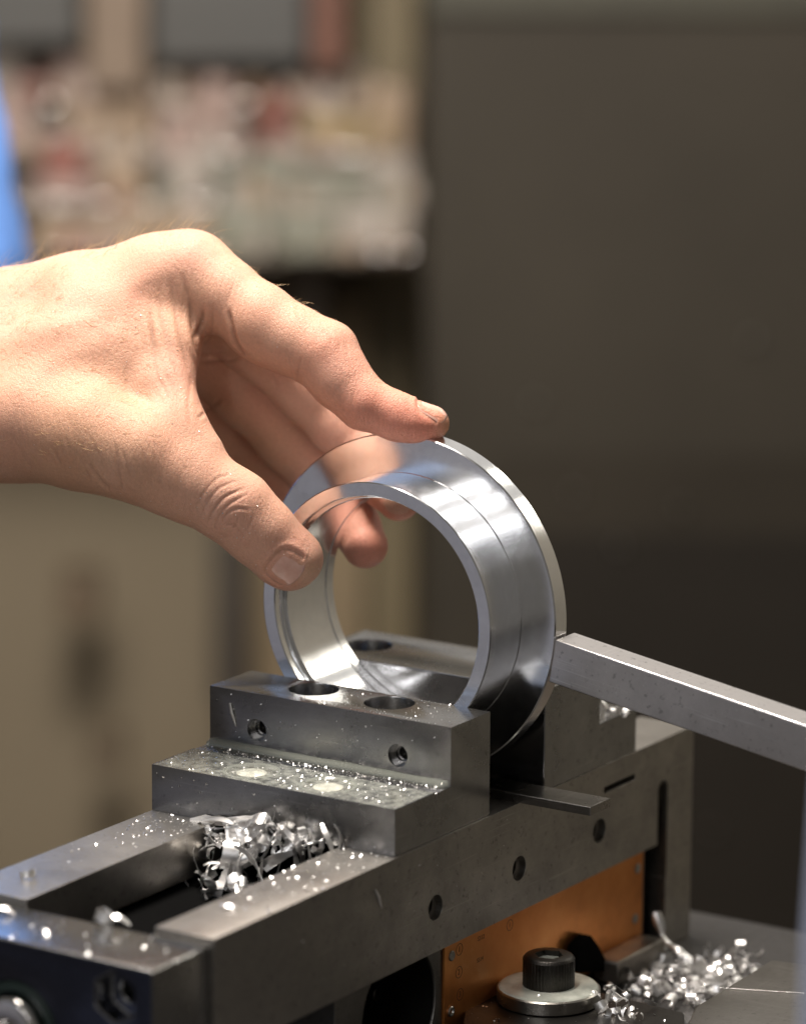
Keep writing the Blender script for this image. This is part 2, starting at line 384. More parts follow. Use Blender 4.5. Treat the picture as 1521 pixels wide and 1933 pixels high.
# ------------------------------------------------------------------ the ring, its supports, the stop bar
RC = (-51.9, 29.85); RF = 66.7
prof = [(46.6, 27.5), (51.3, 27.5), (51.7, 27.9), (51.7, 49.0), (51.45, 49.25), (51.7, 49.5), (66.2, 49.5), (RF, 50.0), (RF, 57.6), (66.2, 58.1), (48.6, 58.1), (48.2, 58.5),
        (48.2, 65.6), (47.8, 66.0), (45.0, 66.0), (44.7, 65.6), (44.7, 61.0), (45.0, 60.7), (44.95, 60.0), (44.6, 59.6), (44.6, 33.6), (45.0, 33.2), (45.7, 33.0), (45.7, 32.0), (45.4, 31.6), (46.2, 31.2), (46.2, 27.9)]
ring = obj('flanged_ring', add_lathe(bmesh.new(), [(r, y) for r, y in prof], (RC[0], 0, RC[1]), (0, 1, 0), 360, True), ALU_, None, .35)
tag(ring, 'shiny turned aluminium ring with a wide flange, held upright in the vise', 'metal ring')
PAR = metal('parallel_steel', (.34, .32, .295), .22, .3).m
p_o = obj('parallel', box((-116, 47.6, -40.45), (32.4, 62.5, -36.85), .35), PAR)
tag(p_o, 'flat steel parallel lying under the ring with its end poking out past the jaw', 'parallel bar')
sl = math.atan2(25.8 - 8.7, 122.2 - 15.8); Lb = 420; hb = 17.2 * math.cos(sl)
bm = box((0, 48, -hb), (Lb, 62, 0), .45, 2)
bmesh.ops.subdivide_edges(bm, edges=[e for e in bm.edges if e.calc_length() > 100], cuts=12)
bar = obj('stop_bar', bm, BAR)
bar.rotation_euler = (0, sl, 0); bar.location = V((15.7, 0, 25.8))
tag(bar, 'scuffed square steel bar slanting in from the right against the ring flange', 'stop bar')

# ------------------------------------------------------------------ clamp bolt on its ledge, table, clamp bar
tbl = obj('machine_table', box((-112, -420, -170), (520, 215, -130.2), 1), metal('table_steel', (.145, .14, .138), .38, .4).m); tag(tbl, kind='structure')
led = bmesh.new()
A = [on(878, 1893, 2, -116), on(1000, 1858, 2, -116), on(1110, 1868, 2, -116), on(1290, 1912, 2, -116), on(1300, 1990, 2, -116), on(960, 2010, 2, -116), on(872, 1950, 2, -116)]
add_prism(led, [(p[0], p[1]) for p in A], 2, -130, -116)
led_o = obj('clamp_plate', carve(led, [], (), .5), BLACKOX)
tag(led_o, 'oily black clamp plate pressed under the washer and bolt', 'clamp plate')
BC = on(1035, 1873, 2, -112.5)
bolt = thing('clamp_bolt', 'black socket head bolt standing on a steel washer pooled with milky coolant', 'bolt', (BC[0], BC[1], -116))
obj('washer', add_lathe(bmesh.new(), [(7, -3.4), (19.3, -3.4), (19.9, -2.9), (19.9, 1.7), (19.3, 2.2), (7, 2.2)], (BC[0], BC[1], -112.5), (0, 0, 1), 80, True), RINGM, bolt)
obj('coolant_pool', add_lathe(bmesh.new(), [(9, 3.0), (12, 3.15), (16.5, 3.0), (18.6, 2.7), (19.4, 2.0)], (BC[0], BC[1], -112.5), (0, 0, 1), 64), COOL, bolt)
head = carve(add_lathe(bmesh.new(), [(0, 2.3), (9.6, 2.3), (9.9, 2.9), (9.9, 13.6), (9.2, 14.6), (8.4, 15.0), (0, 15.0)], (BC[0], BC[1], -112.5), (0, 0, 1), 144,
             mod=lambda k, r, t: (1.0 + .010 * (k % 3 - 1)) if (r > 9.65 and t < 13.7) else 1.0),
             [add_prism(bmesh.new(), [(BC[0] + 5.6 * math.cos(math.pi / 3 * k + .3), BC[1] + 5.6 * math.sin(math.pi / 3 * k + .3)) for k in range(6)], 2, -106, -90)], (), 0)
obj('bolt_head', head, BLACKOX, bolt, .5)
obj('socket_coolant', add_lathe(bmesh.new(), [(0, 12.4), (3.5, 12.5), (5.2, 12.9)], (BC[0], BC[1], -112.5), (0, 0, 1), 30), COOL, bolt)
cb = bmesh.new()
A = [on(1285, 1960, 2, -112), on(1312, 1900, 2, -112), on(1455, 1812, 2, -112), on(1640, 1835, 2, -112), on(1600, 2010, 2, -112)]
add_prism(cb, [(p[0], p[1]) for p in A], 2, -130, -112)
cb_o = obj('clamp_strap', carve(cb, [], (), 1.2, 3), metal('strap_steel', (.30, .285, .265), .34, .4).m)
tag(cb_o, 'grey steel clamp strap on the table beside the heap of chips', 'clamp strap')
# black clamp nose behind the bolt
bm = add_prism(bmesh.new(), [(p[1], p[2]) for p in (on(1095, 1838, 0, 4), on(1102, 1790, 0, 4), on(1122, 1768, 0, 4), on(1138, 1790, 0, 4), on(1160, 1835, 0, 4))], 0, -3.2, 2.5)
o = obj('table_clamp', carve(bm, [], (), .3), paint('soot_black', (.004, .004, .004), .9, .2, 25, 0.0, .04))
tag(o, 'small pointed black clamp standing just behind the washer and bolt', 'clamp')
o = obj('riser_block', carve(box((-3.2, 112, -130.1), (9, 150, -120.5)), [], (), 1.0), metal('riser_steel', (.36, .33, .29), .42, .35).m)
tag(o, 'grey brown steel block lying against the vise foot behind the pointed clamp', 'steel block')
bm = bmesh.new(); tp = [far(1590, 1200, 1250), far(1562, 1500, 1250), far(1543, 1760, 1245), far(1531, 2100, 1240)]
add_tube(bm, tp, 4.0, 20)
o = obj('coolant_pipe', bm, paint('pale_blue_plastic', (.34, .38, .50), .35, .1))
tag(o, 'pale bluish upright pipe at the right edge, too close to be sharp', 'pipe')

bm = bmesh.new(); add_tube(bm, [on(px, py, 2, -111.6) for px, py in ((1318, 1862), (1400, 1868), (1480, 1873), (1560, 1878))], [.03, .045, .045, .03], 6)
tag(obj('metal_splinter', bm, CHIP), 'long hair thin bright splinter lying across the clamp strap', 'splinter')
# ------------------------------------------------------------------ the hand: one continuous surface from a signed distance field
# Joints are given as (right, down, distance) along sight lines through the joint and a radius in mm; all of it is solid anatomy.
H = 0.60                                     # cell size, mm
def J(px, py, D): return np.array([(px - 760.5) * D / FPX, (py - 966.5) * D / FPX, D], np.float32)
LO = np.array([J(-290, 0, 1690)[0], J(0, 425, 1690)[1], 1612.0], np.float32)
HI = np.array([J(880, 0, 1640)[0], J(0, 1140, 1650)[1], 1758.0], np.float32)
NX, NY, NZ = [int(math.ceil((HI[i] - LO[i]) / H)) for i in range(3)]
AX = [(LO[i] + H * np.arange(n)).astype(np.float32) for i, n in enumerate((NX, NY, NZ))]
def region(c, m):
    sl_ = []
    for i in range(3):
        a = max(0, int((c[0][i] - m - LO[i]) / H)); b = min((NX, NY, NZ)[i], int((c[1][i] + m - LO[i]) / H) + 2)
        sl_.append(slice(a, max(a, b)))
    return tuple(sl_)
def cone_sd(s, a, b, r1, r2, flat=None):
    X = AX[0][s[0]][:, None, None]; Y = AX[1][s[1]][None, :, None]; Z = AX[2][s[2]][None, None, :]
    ba = b - a; l2 = float(ba @ ba) + 1e-6
    h = np.clip(((X - a[0]) * ba[0] + (Y - a[1]) * ba[1] + (Z - a[2]) * ba[2]) / l2, 0, 1)
    d = np.sqrt((X - a[0] - h * ba[0]) ** 2 + (Y - a[1] - h * ba[1]) ** 2 + (Z - a[2] - h * ba[2]) ** 2)
    hs = h * h * (3 - 2 * h) if False else h
    return d - (r1 + (r2 - r1) * hs)
def ell_sd(s, c, r, ax=None):
    X = AX[0][s[0]][:, None, None] - c[0]; Y = AX[1][s[1]][None, :, None] - c[1]; Z = AX[2][s[2]][None, None, :] - c[2]
    if ax is not None:
        ca, sa = math.cos(ax), math.sin(ax); X, Y = X * ca + Y * sa, -X * sa + Y * ca
    k0 = np.sqrt((X / r[0]) ** 2 + (Y / r[1]) ** 2 + (Z / r[2]) ** 2); k1 = np.sqrt((X / r[0] ** 2) ** 2 + (Y / r[1] ** 2) ** 2 + (Z / r[2] ** 2) ** 2) + 1e-6
    return k0 * (k0 - 1) / k1
def smin(a, b, k):
    h = np.maximum(k - np.abs(a - b), 0) / k
    return np.minimum(a, b) - h * h * k * .25
def smax(a, b, k): return -smin(-a, -b, k)
def fresh(): return np.full((NX, NY, NZ), 60.0, np.float32)
def put(F, a, b, r1, r2, k):
    c = (np.minimum(a, b), np.maximum(a, b)); s = region(c, max(r1, r2) + k + 5)
    F[s] = smin(F[s], cone_sd(s, a, b, r1, r2), k)
def put_e(F, c, r, k, ax=None, cut=False):
    m = max(r) + k + 5; s = region((c, c), m)
    F[s] = smax(F[s], -ell_sd(s, c, r, ax), k) if cut else smin(F[s], ell_sd(s, c, r, ax), k)
def chain(F, js, k):
    for (p, q) in zip(js, js[1:]): put(F, J(*p[:3]), J(*q[:3]), p[3], q[3], k)

palm = fresh()
# forearm and wrist: two bones' worth of soft oval
chain(palm, [(-420, 640, 1705, 20), (-120, 630, 1698, 19.5), (20, 612, 1692, 19), (150, 580, 1684, 18.5), (300, 535, 1676, 16.5), (362, 515, 1672, 15.3)], 14)
chain(palm, [(-420, 800, 1690, 21), (-120, 800, 1680, 20), (10, 795, 1668, 20), (120, 808, 1656, 20)], 16)
for (a, b) in (((20, 640, 1702, 20), (398, 572, 1692, 13.5)), ((20, 690, 1706, 20), (383, 648, 1711, 12.6)), ((20, 740, 1706, 18), (358, 722, 1729, 11.6))):
    put(palm, J(*a[:3]), J(*b[:3]), a[3], b[3], 12)
# thumb metacarpal, first web and the muscle between
chain(palm, [(70, 790, 1655, 20), (170, 826, 1646, 18.3), (262, 858, 1641, 16.2), (350, 910, 1641, 14.6)], 10)
put_e(palm, J(165, 690, 1660), (27, 22, 17), 12, .5)
put_e(palm, J(262, 700, 1662), (17, 17, 14), 12, .9)
chain(palm, [(336, 590, 1668, 9.5), (322, 660, 1660, 9), (312, 735, 1652, 9), (330, 800, 1646, 9.5), (372, 858, 1643, 10)], 9)
put_e(palm, J(30, 690, 1674), (34, 19, 17), 14)
put_e(palm, J(225, 605, 1668), (26, 15, 14), 12, .45)
# thenar folds at the wrist
put_e(palm, J(190, 872, 1650), (10, 8.5, 10), 6, .2)

index = fresh()
chain(index, [(366, 516, 1672, 15.0), (420, 556, 1667, 13.8), (490, 604, 1661, 13.4), (560, 645, 1657, 12.6), (612, 672, 1654, 12.5), (643, 716, 1651, 11.0), (687, 761, 1648, 9.5), (745, 784, 1647, 8.3), (814, 799, 1647, 6.8)], 5)
put_e(index, J(768, 803, 1646.5), (10, 5.9, 7.8), 4, .22)
put_e(index, J(505, 632, 1659), (13, 11, 11), 6, .6)
put_e(index, J(622, 656, 1655), (8, 8.5, 9), 5, .8)
thumb = fresh()
chain(thumb, [(330, 900, 1641, 14.9), (400, 932, 1642, 13.6), (446, 960, 1643, 13.7), (490, 1004, 1645, 12.6), (536, 1052, 1648, 11.0), (549, 1064, 1648.5, 9.8)], 5)
put_e(thumb, J(560, 1048, 1651), (10.5, 9.5, 8.5), 4, .78)
put_e(thumb, J(515, 1003, 1650), (12, 8.5, 9), 5, .85)
middle = fresh()
chain(middle, [(400, 572, 1692, 13.6), (490, 655, 1700, 12.6), (582, 742, 1706, 11.8), (640, 806, 1706, 11), (692, 862, 1703, 10), (726, 910, 1697, 9.3), (752, 942, 1690, 8.6)], 5)
ringf = fresh()
chain(ringf, [(380, 650, 1712, 12.6), (462, 745, 1718, 12.2), (545, 838, 1722, 11.2), (600, 895, 1719, 10.5), (642, 942, 1713, 9.8), (668, 990, 1706, 9.3), (689, 1030, 1699, 9.0)], 5)
pinky = fresh()
chain(pinky, [(358, 724, 1730, 11.6), (420, 806, 1735, 10.8), (482, 886, 1737, 9.8), (520, 922, 1733, 9.2), (556, 954, 1726, 8.6), (602, 990, 1716, 7.6)], 5)
fing = smin(smin(smin(index, middle, 1.2), ringf, 1.2), pinky, 1.2)
F = smin(palm, fing, 6.0)
F = smin(F, thumb, 4.0)
del palm, index, middle, ringf, pinky, fing
# the pads flatten where they press on the rim and on the ring's front face
def press(px, py, D, n_world, back):
    # cut everything beyond a plane through a contact point, softly, near the contact only
    c = J(px, py, D); n = CAM_R @ np.array(n_world, float); s = region((c, c), 15)
    X = AX[0][s[0]][:, None, None] - c[0]; Y = AX[1][s[1]][None, :, None] - c[1]; Z = AX[2][s[2]][None, None, :] - c[2]
    pl = X * n[0] + Y * n[1] + Z * n[2] + back
    F[s] = smax(F[s], pl.astype(np.float32), 1.5)

def sample(P):
    q = (P - LO) / H; i = np.clip(np.floor(q).astype(int), 0, [NX - 2, NY - 2, NZ - 2]); f = (q - i).astype(np.float32)
    out = 0
    for dx in (0, 1):
        for dy in (0, 1):
            for dz in (0, 1):
                wgt = (f[:, 0] if dx else 1 - f[:, 0]) * (f[:, 1] if dy else 1 - f[:, 1]) * (f[:, 2] if dz else 1 - f[:, 2])
                out = out + wgt * F[i[:, 0] + dx, i[:, 1] + dy, i[:, 2] + dz]
    return out
def grad(P, e=0.9):
    g = np.stack([sample(P + np.eye(3)[k] * e) - sample(P - np.eye(3)[k] * e) for k in range(3)], 1)
    return g / (np.linalg.norm(g, axis=1, keepdims=True) + 1e-9)

def surface_nets(F):
    ins = F < 0
    c8 = [ins[dx:NX - 1 + dx, dy:NY - 1 + dy, dz:NZ - 1 + dz] for dx in (0, 1) for dy in (0, 1) for dz in (0, 1)]
    cnt = sum(c.astype(np.int8) for c in c8); mixed = (cnt > 0) & (cnt < 8)
    I = np.argwhere(mixed); ids = np.full(mixed.shape, -1, np.int32); ids[mixed] = np.arange(len(I))
    offs = np.array([(dx, dy, dz) for dx in (0, 1) for dy in (0, 1) for dz in (0, 1)])
    val = np.stack([F[I[:, 0] + o[0], I[:, 1] + o[1], I[:, 2] + o[2]] for o in offs], 1)
    acc = np.zeros((len(I), 3)); n = np.zeros(len(I))
    for a in range(8):
        for b in range(a + 1, 8):
            if np.abs(offs[a] - offs[b]).sum() != 1: continue
            m = (val[:, a] < 0) != (val[:, b] < 0); t = val[:, a] / (val[:, a] - val[:, b] + 1e-12)
            p = offs[a] + (offs[b] - offs[a]) * t[:, None]; acc[m] += p[m]; n[m] += 1
    P = LO + H * (I + acc / n[:, None])
    quads = []
    for ax in range(3):
        o1, o2 = [(1, 2), (2, 0), (0, 1)][ax]
        sa = [slice(0, None)] * 3; sb = [slice(0, None)] * 3; sa[ax] = slice(0, -1); sb[ax] = slice(1, None)
        A, B = ins[tuple(sa)], ins[tuple(sb)]; E = np.argwhere(A != B)
        E = E[(E[:, o1] > 0) & (E[:, o2] > 0) & (E[:, o1] < ids.shape[o1]) & (E[:, o2] < ids.shape[o2])]
        sgn = A[E[:, 0], E[:, 1], E[:, 2]]
        def cid(d1, d2):
            q = E.copy(); q[:, o1] -= d1; q[:, o2] -= d2; return ids[q[:, 0], q[:, 1], q[:, 2]]
        q = np.stack([cid(1, 1), cid(0, 1), cid(0, 0), cid(1, 0)], 1)
        q[~sgn] = q[~sgn][:, ::-1]; quads.append(q)
    Q = np.concatenate(quads); Q = Q[(Q >= 0).all(1)]
    return P, Q
HP, HQ = surface_nets(F)
ed = np.concatenate([HQ[:, [0, 1]], HQ[:, [1, 2]], HQ[:, [2, 3]], HQ[:, [3, 0]]])
def relax(P, lam):
    s = np.zeros_like(P); c = np.zeros(len(P))
    for a, b in ((0, 1), (1, 0)):
        for k in range(3): s[:, k] += np.bincount(ed[:, a], P[ed[:, b], k], len(P))
        c += np.bincount(ed[:, a], minlength=len(P))
    return P + lam * (s / np.maximum(c, 1)[:, None] - P)
for _ in range(3): HP = relax(relax(HP, .5), -.45)
HN = grad(HP)
PX = HP[:, 0] / HP[:, 2] * FPX + 760.5; PY = HP[:, 1] / HP[:, 2] * FPX + 966.5
facing = np.clip(-HN[:, 2] * 2.5, 0, 1)      # creases below are on skin turned towards the viewer's side
disp = np.zeros(len(HP))
def crease(pts, wid, dep, dmax=1705, ridge=.22, dmin=0):
    pts = np.array(pts, float)
    # smooth the polyline
    t = np.linspace(0, len(pts) - 1, 8 * (len(pts) - 1) + 1); i = np.minimum(t.astype(int), len(pts) - 2); f = t - i
    p0 = pts[np.maximum(i - 1, 0)]; p1 = pts[i]; p2 = pts[i + 1]; p3 = pts[np.minimum(i + 2, len(pts) - 1)]; f = f[:, None]
    C = .5 * (2 * p1 + (p2 - p0) * f + (2 * p0 - 5 * p1 + 4 * p2 - p3) * f ** 2 + (3 * p1 - p0 - 3 * p2 + p3) * f ** 3)
    mg = 5 * wid * 5
    m = (PX > C[:, 0].min() - mg) & (PX < C[:, 0].max() + mg) & (PY > C[:, 1].min() - mg) & (PY < C[:, 1].max() + mg) & (HP[:, 2] < dmax) & (HP[:, 2] > dmin) & (facing > 0)
    ix = np.nonzero(m)[0]
    if not len(ix): return
    best = np.full(len(ix), 1e9); bt = np.zeros(len(ix))
    for k in range(len(C) - 1):
        a, b = C[k], C[k + 1]; ab = b - a; l2 = ab @ ab + 1e-9
        h = np.clip(((PX[ix] - a[0]) * ab[0] + (PY[ix] - a[1]) * ab[1]) / l2, 0, 1)
        d = np.hypot(PX[ix] - a[0] - h * ab[0], PY[ix] - a[1] - h * ab[1]); u = d < best
        best[u] = d[u]; bt[u] = (k + h[u]) / (len(C) - 1)
    d = best / 4.95; fade = np.clip(np.minimum(bt, 1 - bt) * 5, 0, 1) * .85 + .15
    fade *= np.clip(1.6 - (d > wid) * 0, 0, 1)
    wid = wid * .72 if wid < .85 else (wid * .85 if wid < 3 else wid)
    disp[ix] += facing[ix] * fade * dep * .52 * (-np.exp(-(d / wid) ** 2) + ridge * np.exp(-((d - 2.0 * wid) / wid) ** 2))
# thumb knuckle: nested arcs and a small whorl
crease([(392, 992), (402, 965), (425, 938), (462, 922)], .75, .75)
crease([(404, 1006), (412, 978), (432, 952), (466, 934)], .7, .65)
crease([(380, 978), (392, 948), (416, 920), (450, 908)], .7, .45)
crease([(372, 962), (382, 935), (408, 905), (438, 896)], .7, .35)
crease([(418, 985), (430, 968), (450, 960), (472, 963)], .75, .7)
crease([(420, 992), (436, 990), (452, 1000), (462, 1012)], .7, .6)
crease([(444, 968), (448, 984), (440, 1000)], .65, .5)
crease([(478, 975), (472, 990), (463, 1008), (446, 1036)], .65, .35)
crease([(412, 1005), (424, 1014), (440, 1012)], .65, .4)
crease([(490, 935), (500, 955), (512, 975), (515, 992)], .6, .22)
crease([(505, 930), (518, 950), (528, 972)], .6, .18)
# wrist and thenar folds
crease([(160, 862), (178, 890), (196, 912), (210, 926)], 1.0, .8)
crease([(140, 850), (160, 885), (176, 908)], .9, .5)
crease([(218, 842), (222, 875), (228, 905), (232, 928)], .9, .7)
crease([(240, 846), (246, 880), (254, 910)], .8, .35)
crease([(30, 832), (45, 862), (66, 892)], 1.1, .35)
crease([(95, 840), (112, 870), (132, 900)], 1.0, .35)
# the first web: fan of folds running down from the index knuckle
crease([(345, 520), (357, 570), (364, 615), (372, 660)], 1.1, .9)
crease([(322, 530), (330, 585), (342, 640), (356, 700)], 1.3, .8)
crease([(300, 540), (306, 600), (320, 660), (340, 722)], 1.5, .6)
crease([(284, 560), (288, 625), (300, 672), (326, 730), (350, 775)], 1.4, .7)
crease([(276, 640), (290, 690), (316, 740), (346, 800)], 1.4, .5)
crease([(362, 700), (358, 740), (356, 770), (362, 800)], 1.0, .4)
# folds in the hollow under the index knuckle
crease([(384, 580), (381, 606), (374, 624), (371, 640)], 1.0, 1.3, 1720)
crease([(400, 576), (401, 610), (394, 640), (378, 654)], .9, .6, 1720)
crease([(431, 584), (436, 612), (446, 648), (464, 676)], 1.0, 1.6, 1720)
crease([(376, 668), (400, 666), (426, 664)], .8, .5, 1730)
crease([(376, 684), (405, 683), (440, 680), (462, 668)], .9, .8, 1730)
crease([(374, 790), (398, 770), (420, 750)], .9, .8, 1740)
# index: joint creases on the thumb side
crease([(570, 672), (562, 700), (558, 722)], .8, .5)
crease([(540, 660), (548, 690), (552, 716)], .7, .25)
crease([(668, 738), (666, 758), (671, 780)], .7, .35)
crease([(700, 712), (712, 722), (726, 726)], .6, .4); crease([(690, 700), (704, 712), (716, 716)], .6, .3)
crease([(632, 622), (640, 640), (644, 660)], .6, .25); crease([(612, 606), (622, 628), (628, 652)], .6, .22); crease([(650, 640), (656, 655), (658, 672)], .6, .22)
crease([(440, 540), (430, 566), (426, 586)], .8, .3); crease([(462, 545), (452, 572), (447, 596)], .8, .25)
# flexion creases on the fingers behind
crease([(508, 700), (520, 720), (524, 745)], 1.0, .5, 1760); crease([(520, 840), (540, 820), (556, 800)], .9, .3, 1760)
for k in range(16):                          # fine fan across the web and the side of the thumb base
    x = 268 + 6.5 * k + nrg.normal(0, 2); y0 = 545 + nrg.uniform(-15, 40) + max(0, 300 - x) * 1.5
    crease([(x, y0), (x + 6 + nrg.normal(0, 3), y0 + 55), (x + 18 + nrg.normal(0, 3), y0 + 105), (x + 40 + nrg.normal(0, 4), y0 + 150 + nrg.uniform(-20, 20))], .95, nrg.uniform(.18, .42), 1690)
for k in range(22):
    x = 110 + 11 * k + nrg.normal(0, 3); y0 = 838 + (x - 110) * .06 + nrg.uniform(-22, 12)
    crease([(x - 8, y0), (x, y0 + 28), (x + 10, y0 + 58 + nrg.uniform(-10, 15))], .8, nrg.uniform(.15, .38), 1690)
for pts_ in ([(0, 655), (80, 622), (160, 600), (250, 560)], [(40, 720), (120, 672), (190, 650), (236, 612)], [(150, 560), (230, 545), (310, 505)], [(120, 790), (170, 745), (240, 735)]):
    crease(pts_, 4.2, -.75, 1690, 0)      # veins and tendons stand up
for k in range(10):
    x = 20 + 26 * k + nrg.normal(0, 6); crease([(x, 770 + nrg.uniform(-30, 20)), (x + 8, 800), (x + 16, 832)], .6, .18, 1690)
for k in range(9):
    x = 408 + 9 * k; y0 = 505 + 6 * k; crease([(x, y0), (x - 8, y0 + 26), (x - 10, y0 + 48)], .55, nrg.uniform(.12, .28), 1690)
# nails: plates that follow the surface, with a groove and a soft fold round each
def nail_frame(c, d, wd, r_len, r_wid):
    c = J(*c); d = np.array(d, float); wd = np.array(wd, float); d /= np.linalg.norm(d)
    wd -= d * (wd @ d); wd /= np.linalg.norm(wd); n = np.cross(d, wd)
    return c, d, wd, n, r_len, r_wid
NAILS = []
def nail(c, d, wd, up, r_len, r_wid, sharp=4.0, lift=.28, gr=.55):
    c, d, wd, n, rl, rw = nail_frame(c, d, wd, r_len, r_wid)
    if n @ np.array(up) < 0: n = -n
    rel = HP - c; s = (rel @ d) / rl; t = (rel @ wd) / rw; hgt = rel @ n
    m = (hgt > -6.5) & (hgt < 8) & (np.abs(s) < 2) & (np.abs(t) < 2) & ((HN @ n) > -.1)
    e = np.where(m, (np.abs(s) ** sharp + np.abs(t) ** sharp) ** (1 / sharp), 9)
    edge = (e - 1.0) * min(rl, rw)
    disp[:] += np.where(m, -gr * np.exp(-((edge - .25) / .55) ** 2) * np.where(s > .55, .0, 1) + .30 * np.exp(-((edge - 1.7) / .9) ** 2) * np.where(s > .6, .3, 1), 0)
    NAILS.append((c, d, wd, n, rl, rw, sharp, lift))
nail((539, 1073, 1638), (.80, .60, .22), (-.62, .74, .25), (0, 0, -1), 6.4, 6.9, 3.0, .26, .36)
nail((816, 773, 1646.5), (.93, .34, -.02), (0, -.1, 1.0), (0, -1, 0), 6.2, 6.2, 4.0, .34, .38)
# broad, low unevenness of flesh
for _ in range(70):
    i = nrg.integers(len(HP)); r = nrg.uniform(3, 9)
    m = np.linalg.norm(HP - HP[i], axis=1); disp += nrg.normal(0, .10) * np.exp(-(m / r) ** 2)
HP = HP + HN * disp[:, None]
HN2 = None

# skin tone: pinker towards the tips and knuckles, a little freckled
base = np.array([.63, .345, .24]); tone = np.tile(base, (len(HP), 1))
def blot(px, py, r, col, a, dmin=0, dmax=9999):
    wgt = a * np.exp(-((PX - px) ** 2 + (PY - py) ** 2) / r ** 2) * ((HP[:, 2] > dmin) & (HP[:, 2] < dmax))
    tone[:] = tone * (1 - wgt[:, None]) + np.array(col) * wgt[:, None]
RED = (.66, .185, .12); PINK = (.66, .33, .25); TAN = (.52, .29, .165)
for a in ((745, 803, 62, RED, .75), (805, 815, 45, RED, .65), (690, 775, 55, RED, .5), (610, 650, 45, RED, .25), (365, 470, 50, PINK, .4), (650, 690, 50, PINK, .5), (845, 805, 20, (.5, .25, .12), .5),
          (560, 1030, 45, PINK, .55), (530, 1095, 40, RED, .3), (590, 1080, 25, (.55, .30, .16), .6), (440, 970, 50, PINK, .35), (250, 880, 70, TAN, .5), (120, 880, 110, TAN, .5),
          (330, 600, 60, TAN, .35), (345, 700, 50, PINK, .45), (430, 640, 60, TAN, .3), (180, 760, 120, TAN, .35), (200, 632, 12, RED, .35), (96, 702, 10, RED, .3), (300, 850, 40, PINK, .3)):
    blot(*a, 0, 1690)
for a in ((690, 1030, 70, (.55, .17, .12), .75), (752, 945, 70, (.58, .2, .13), .7), (560, 760, 120, PINK, .4), (500, 830, 110, TAN, .5), (640, 830, 60, PINK, .5)):  # fingers behind: redness of shaded flesh put into the tone
    blot(*a, 1684)
for _ in range(120):
    i = nrg.integers(len(HP)); r = nrg.uniform(5, 16); m_ = np.exp(-(np.linalg.norm(HP - HP[i], axis=1) / r) ** 2) * nrg.uniform(.08, .34)
    tone = tone * (1 - m_[:, None]) + np.array([(.60, .26, .18), (.56, .32, .20), (.70, .44, .34)][nrg.integers(3)]) * m_[:, None]
grain = np.zeros(len(HP))
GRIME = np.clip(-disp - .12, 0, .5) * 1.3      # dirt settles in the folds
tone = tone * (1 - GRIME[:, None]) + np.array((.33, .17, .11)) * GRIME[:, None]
for _ in range(260):
    i = nrg.integers(len(HP)); r = nrg.uniform(1.2, 5)
    m = np.exp(-(np.linalg.norm(HP - HP[i], axis=1) / r) ** 2); grain += nrg.normal(0, .06) * m
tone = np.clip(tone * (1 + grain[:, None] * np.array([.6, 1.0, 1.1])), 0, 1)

def to_world(P): return (CAM_C + P @ CAM_R)      # sight-line axes back to the vise's axes
def mesh_np(name, P, Q, mat, parent, col=None):
    me = bpy.data.meshes.new(name); n = len(P); k = Q.shape[1]
    me.vertices.add(n); me.vertices.foreach_set('co', (to_world(P) * MM).astype(np.float32).ravel())
    me.loops.add(Q.size); me.loops.foreach_set('vertex_index', Q.astype(np.int32).ravel())
    me.polygons.add(len(Q)); me.polygons.foreach_set('loop_start', np.arange(0, Q.size, k, dtype=np.int32)); me.polygons.foreach_set('loop_total', np.full(len(Q), k, np.int32))
    me.polygons.foreach_set('use_smooth', np.ones(len(Q), bool))
    me.update(calc_edges=True); me.validate()
    if col is not None:
        a = me.color_attributes.new('tone', 'FLOAT_COLOR', 'POINT'); a.data.foreach_set('color', np.c_[col, np.ones(n)].astype(np.float32).ravel())
    return link(name, me, mat, parent)
SK = NT('skin')
_a = SK.new('ShaderNodeVertexColor'); _a.layer_name = 'tone'
_n = SK.noise(900, 4, .7); _r = SK.ramp(_n, 'Fac', [(.3, .88), (.7, 1.06)])
_mx = SK.new('ShaderNodeMix'); _mx.data_type = 'RGBA'; _mx.blend_type = 'MULTIPLY'; _mx.inputs[0].default_value = 1.0
SK.ln(_a, 'Color', _mx, 6); SK.ln(_r, 'Color', _mx, 7); SK.t.links.new(_mx.outputs[2], SK.p.inputs['Base Color'])
SK.set(Roughness=.46, Specular_IOR_Level=.35, Subsurface_Weight=.18, Subsurface_Scale=.004, Subsurface_Radius=(1.0, .35, .18))
_vo = SK.new('ShaderNodeTexVoronoi'); _vo.feature = 'DISTANCE_TO_EDGE'; _vo.inputs['Scale'].default_value = 900
_co = SK.coords((1, 1.0, 1.0)); _wn = SK.noise(500, 3, .5, _co)
_ad = SK.new('ShaderNodeVectorMath'); _ad.operation = 'MULTIPLY_ADD'; _ad.inputs[1].default_value = (.0012, .0012, .0012); SK.ln(_wn, 'Color', _ad, 0); SK.ln(_co, 'Vector', _ad, 2); SK.ln(_ad, 'Vector', _vo, 'Vector')
_vr = SK.ramp(_vo, 'Distance', [(.0, 0.0), (.12, 1.0)])
_b1 = SK.bump(_vr, 'Color', .38, .00024); _b2 = SK.bump(SK.noise(260, 5, .7), 'Fac', .18, .0005, _b1)
_sl = SK.noise(1.0, 4, .65, SK.coords((1300, 1300, 140), (.12, 0, 0)), .6); _b3 = SK.bump(_sl, 'Fac', .85, .0004, _b2)
SKIN = SK.m
NAILM = NT('nail'); NAILM.set(Roughness=.22, Specular_IOR_Level=.5, Subsurface_Weight=.15, Subsurface_Scale=.002, Base_Color=(.62, .36, .29, 1))
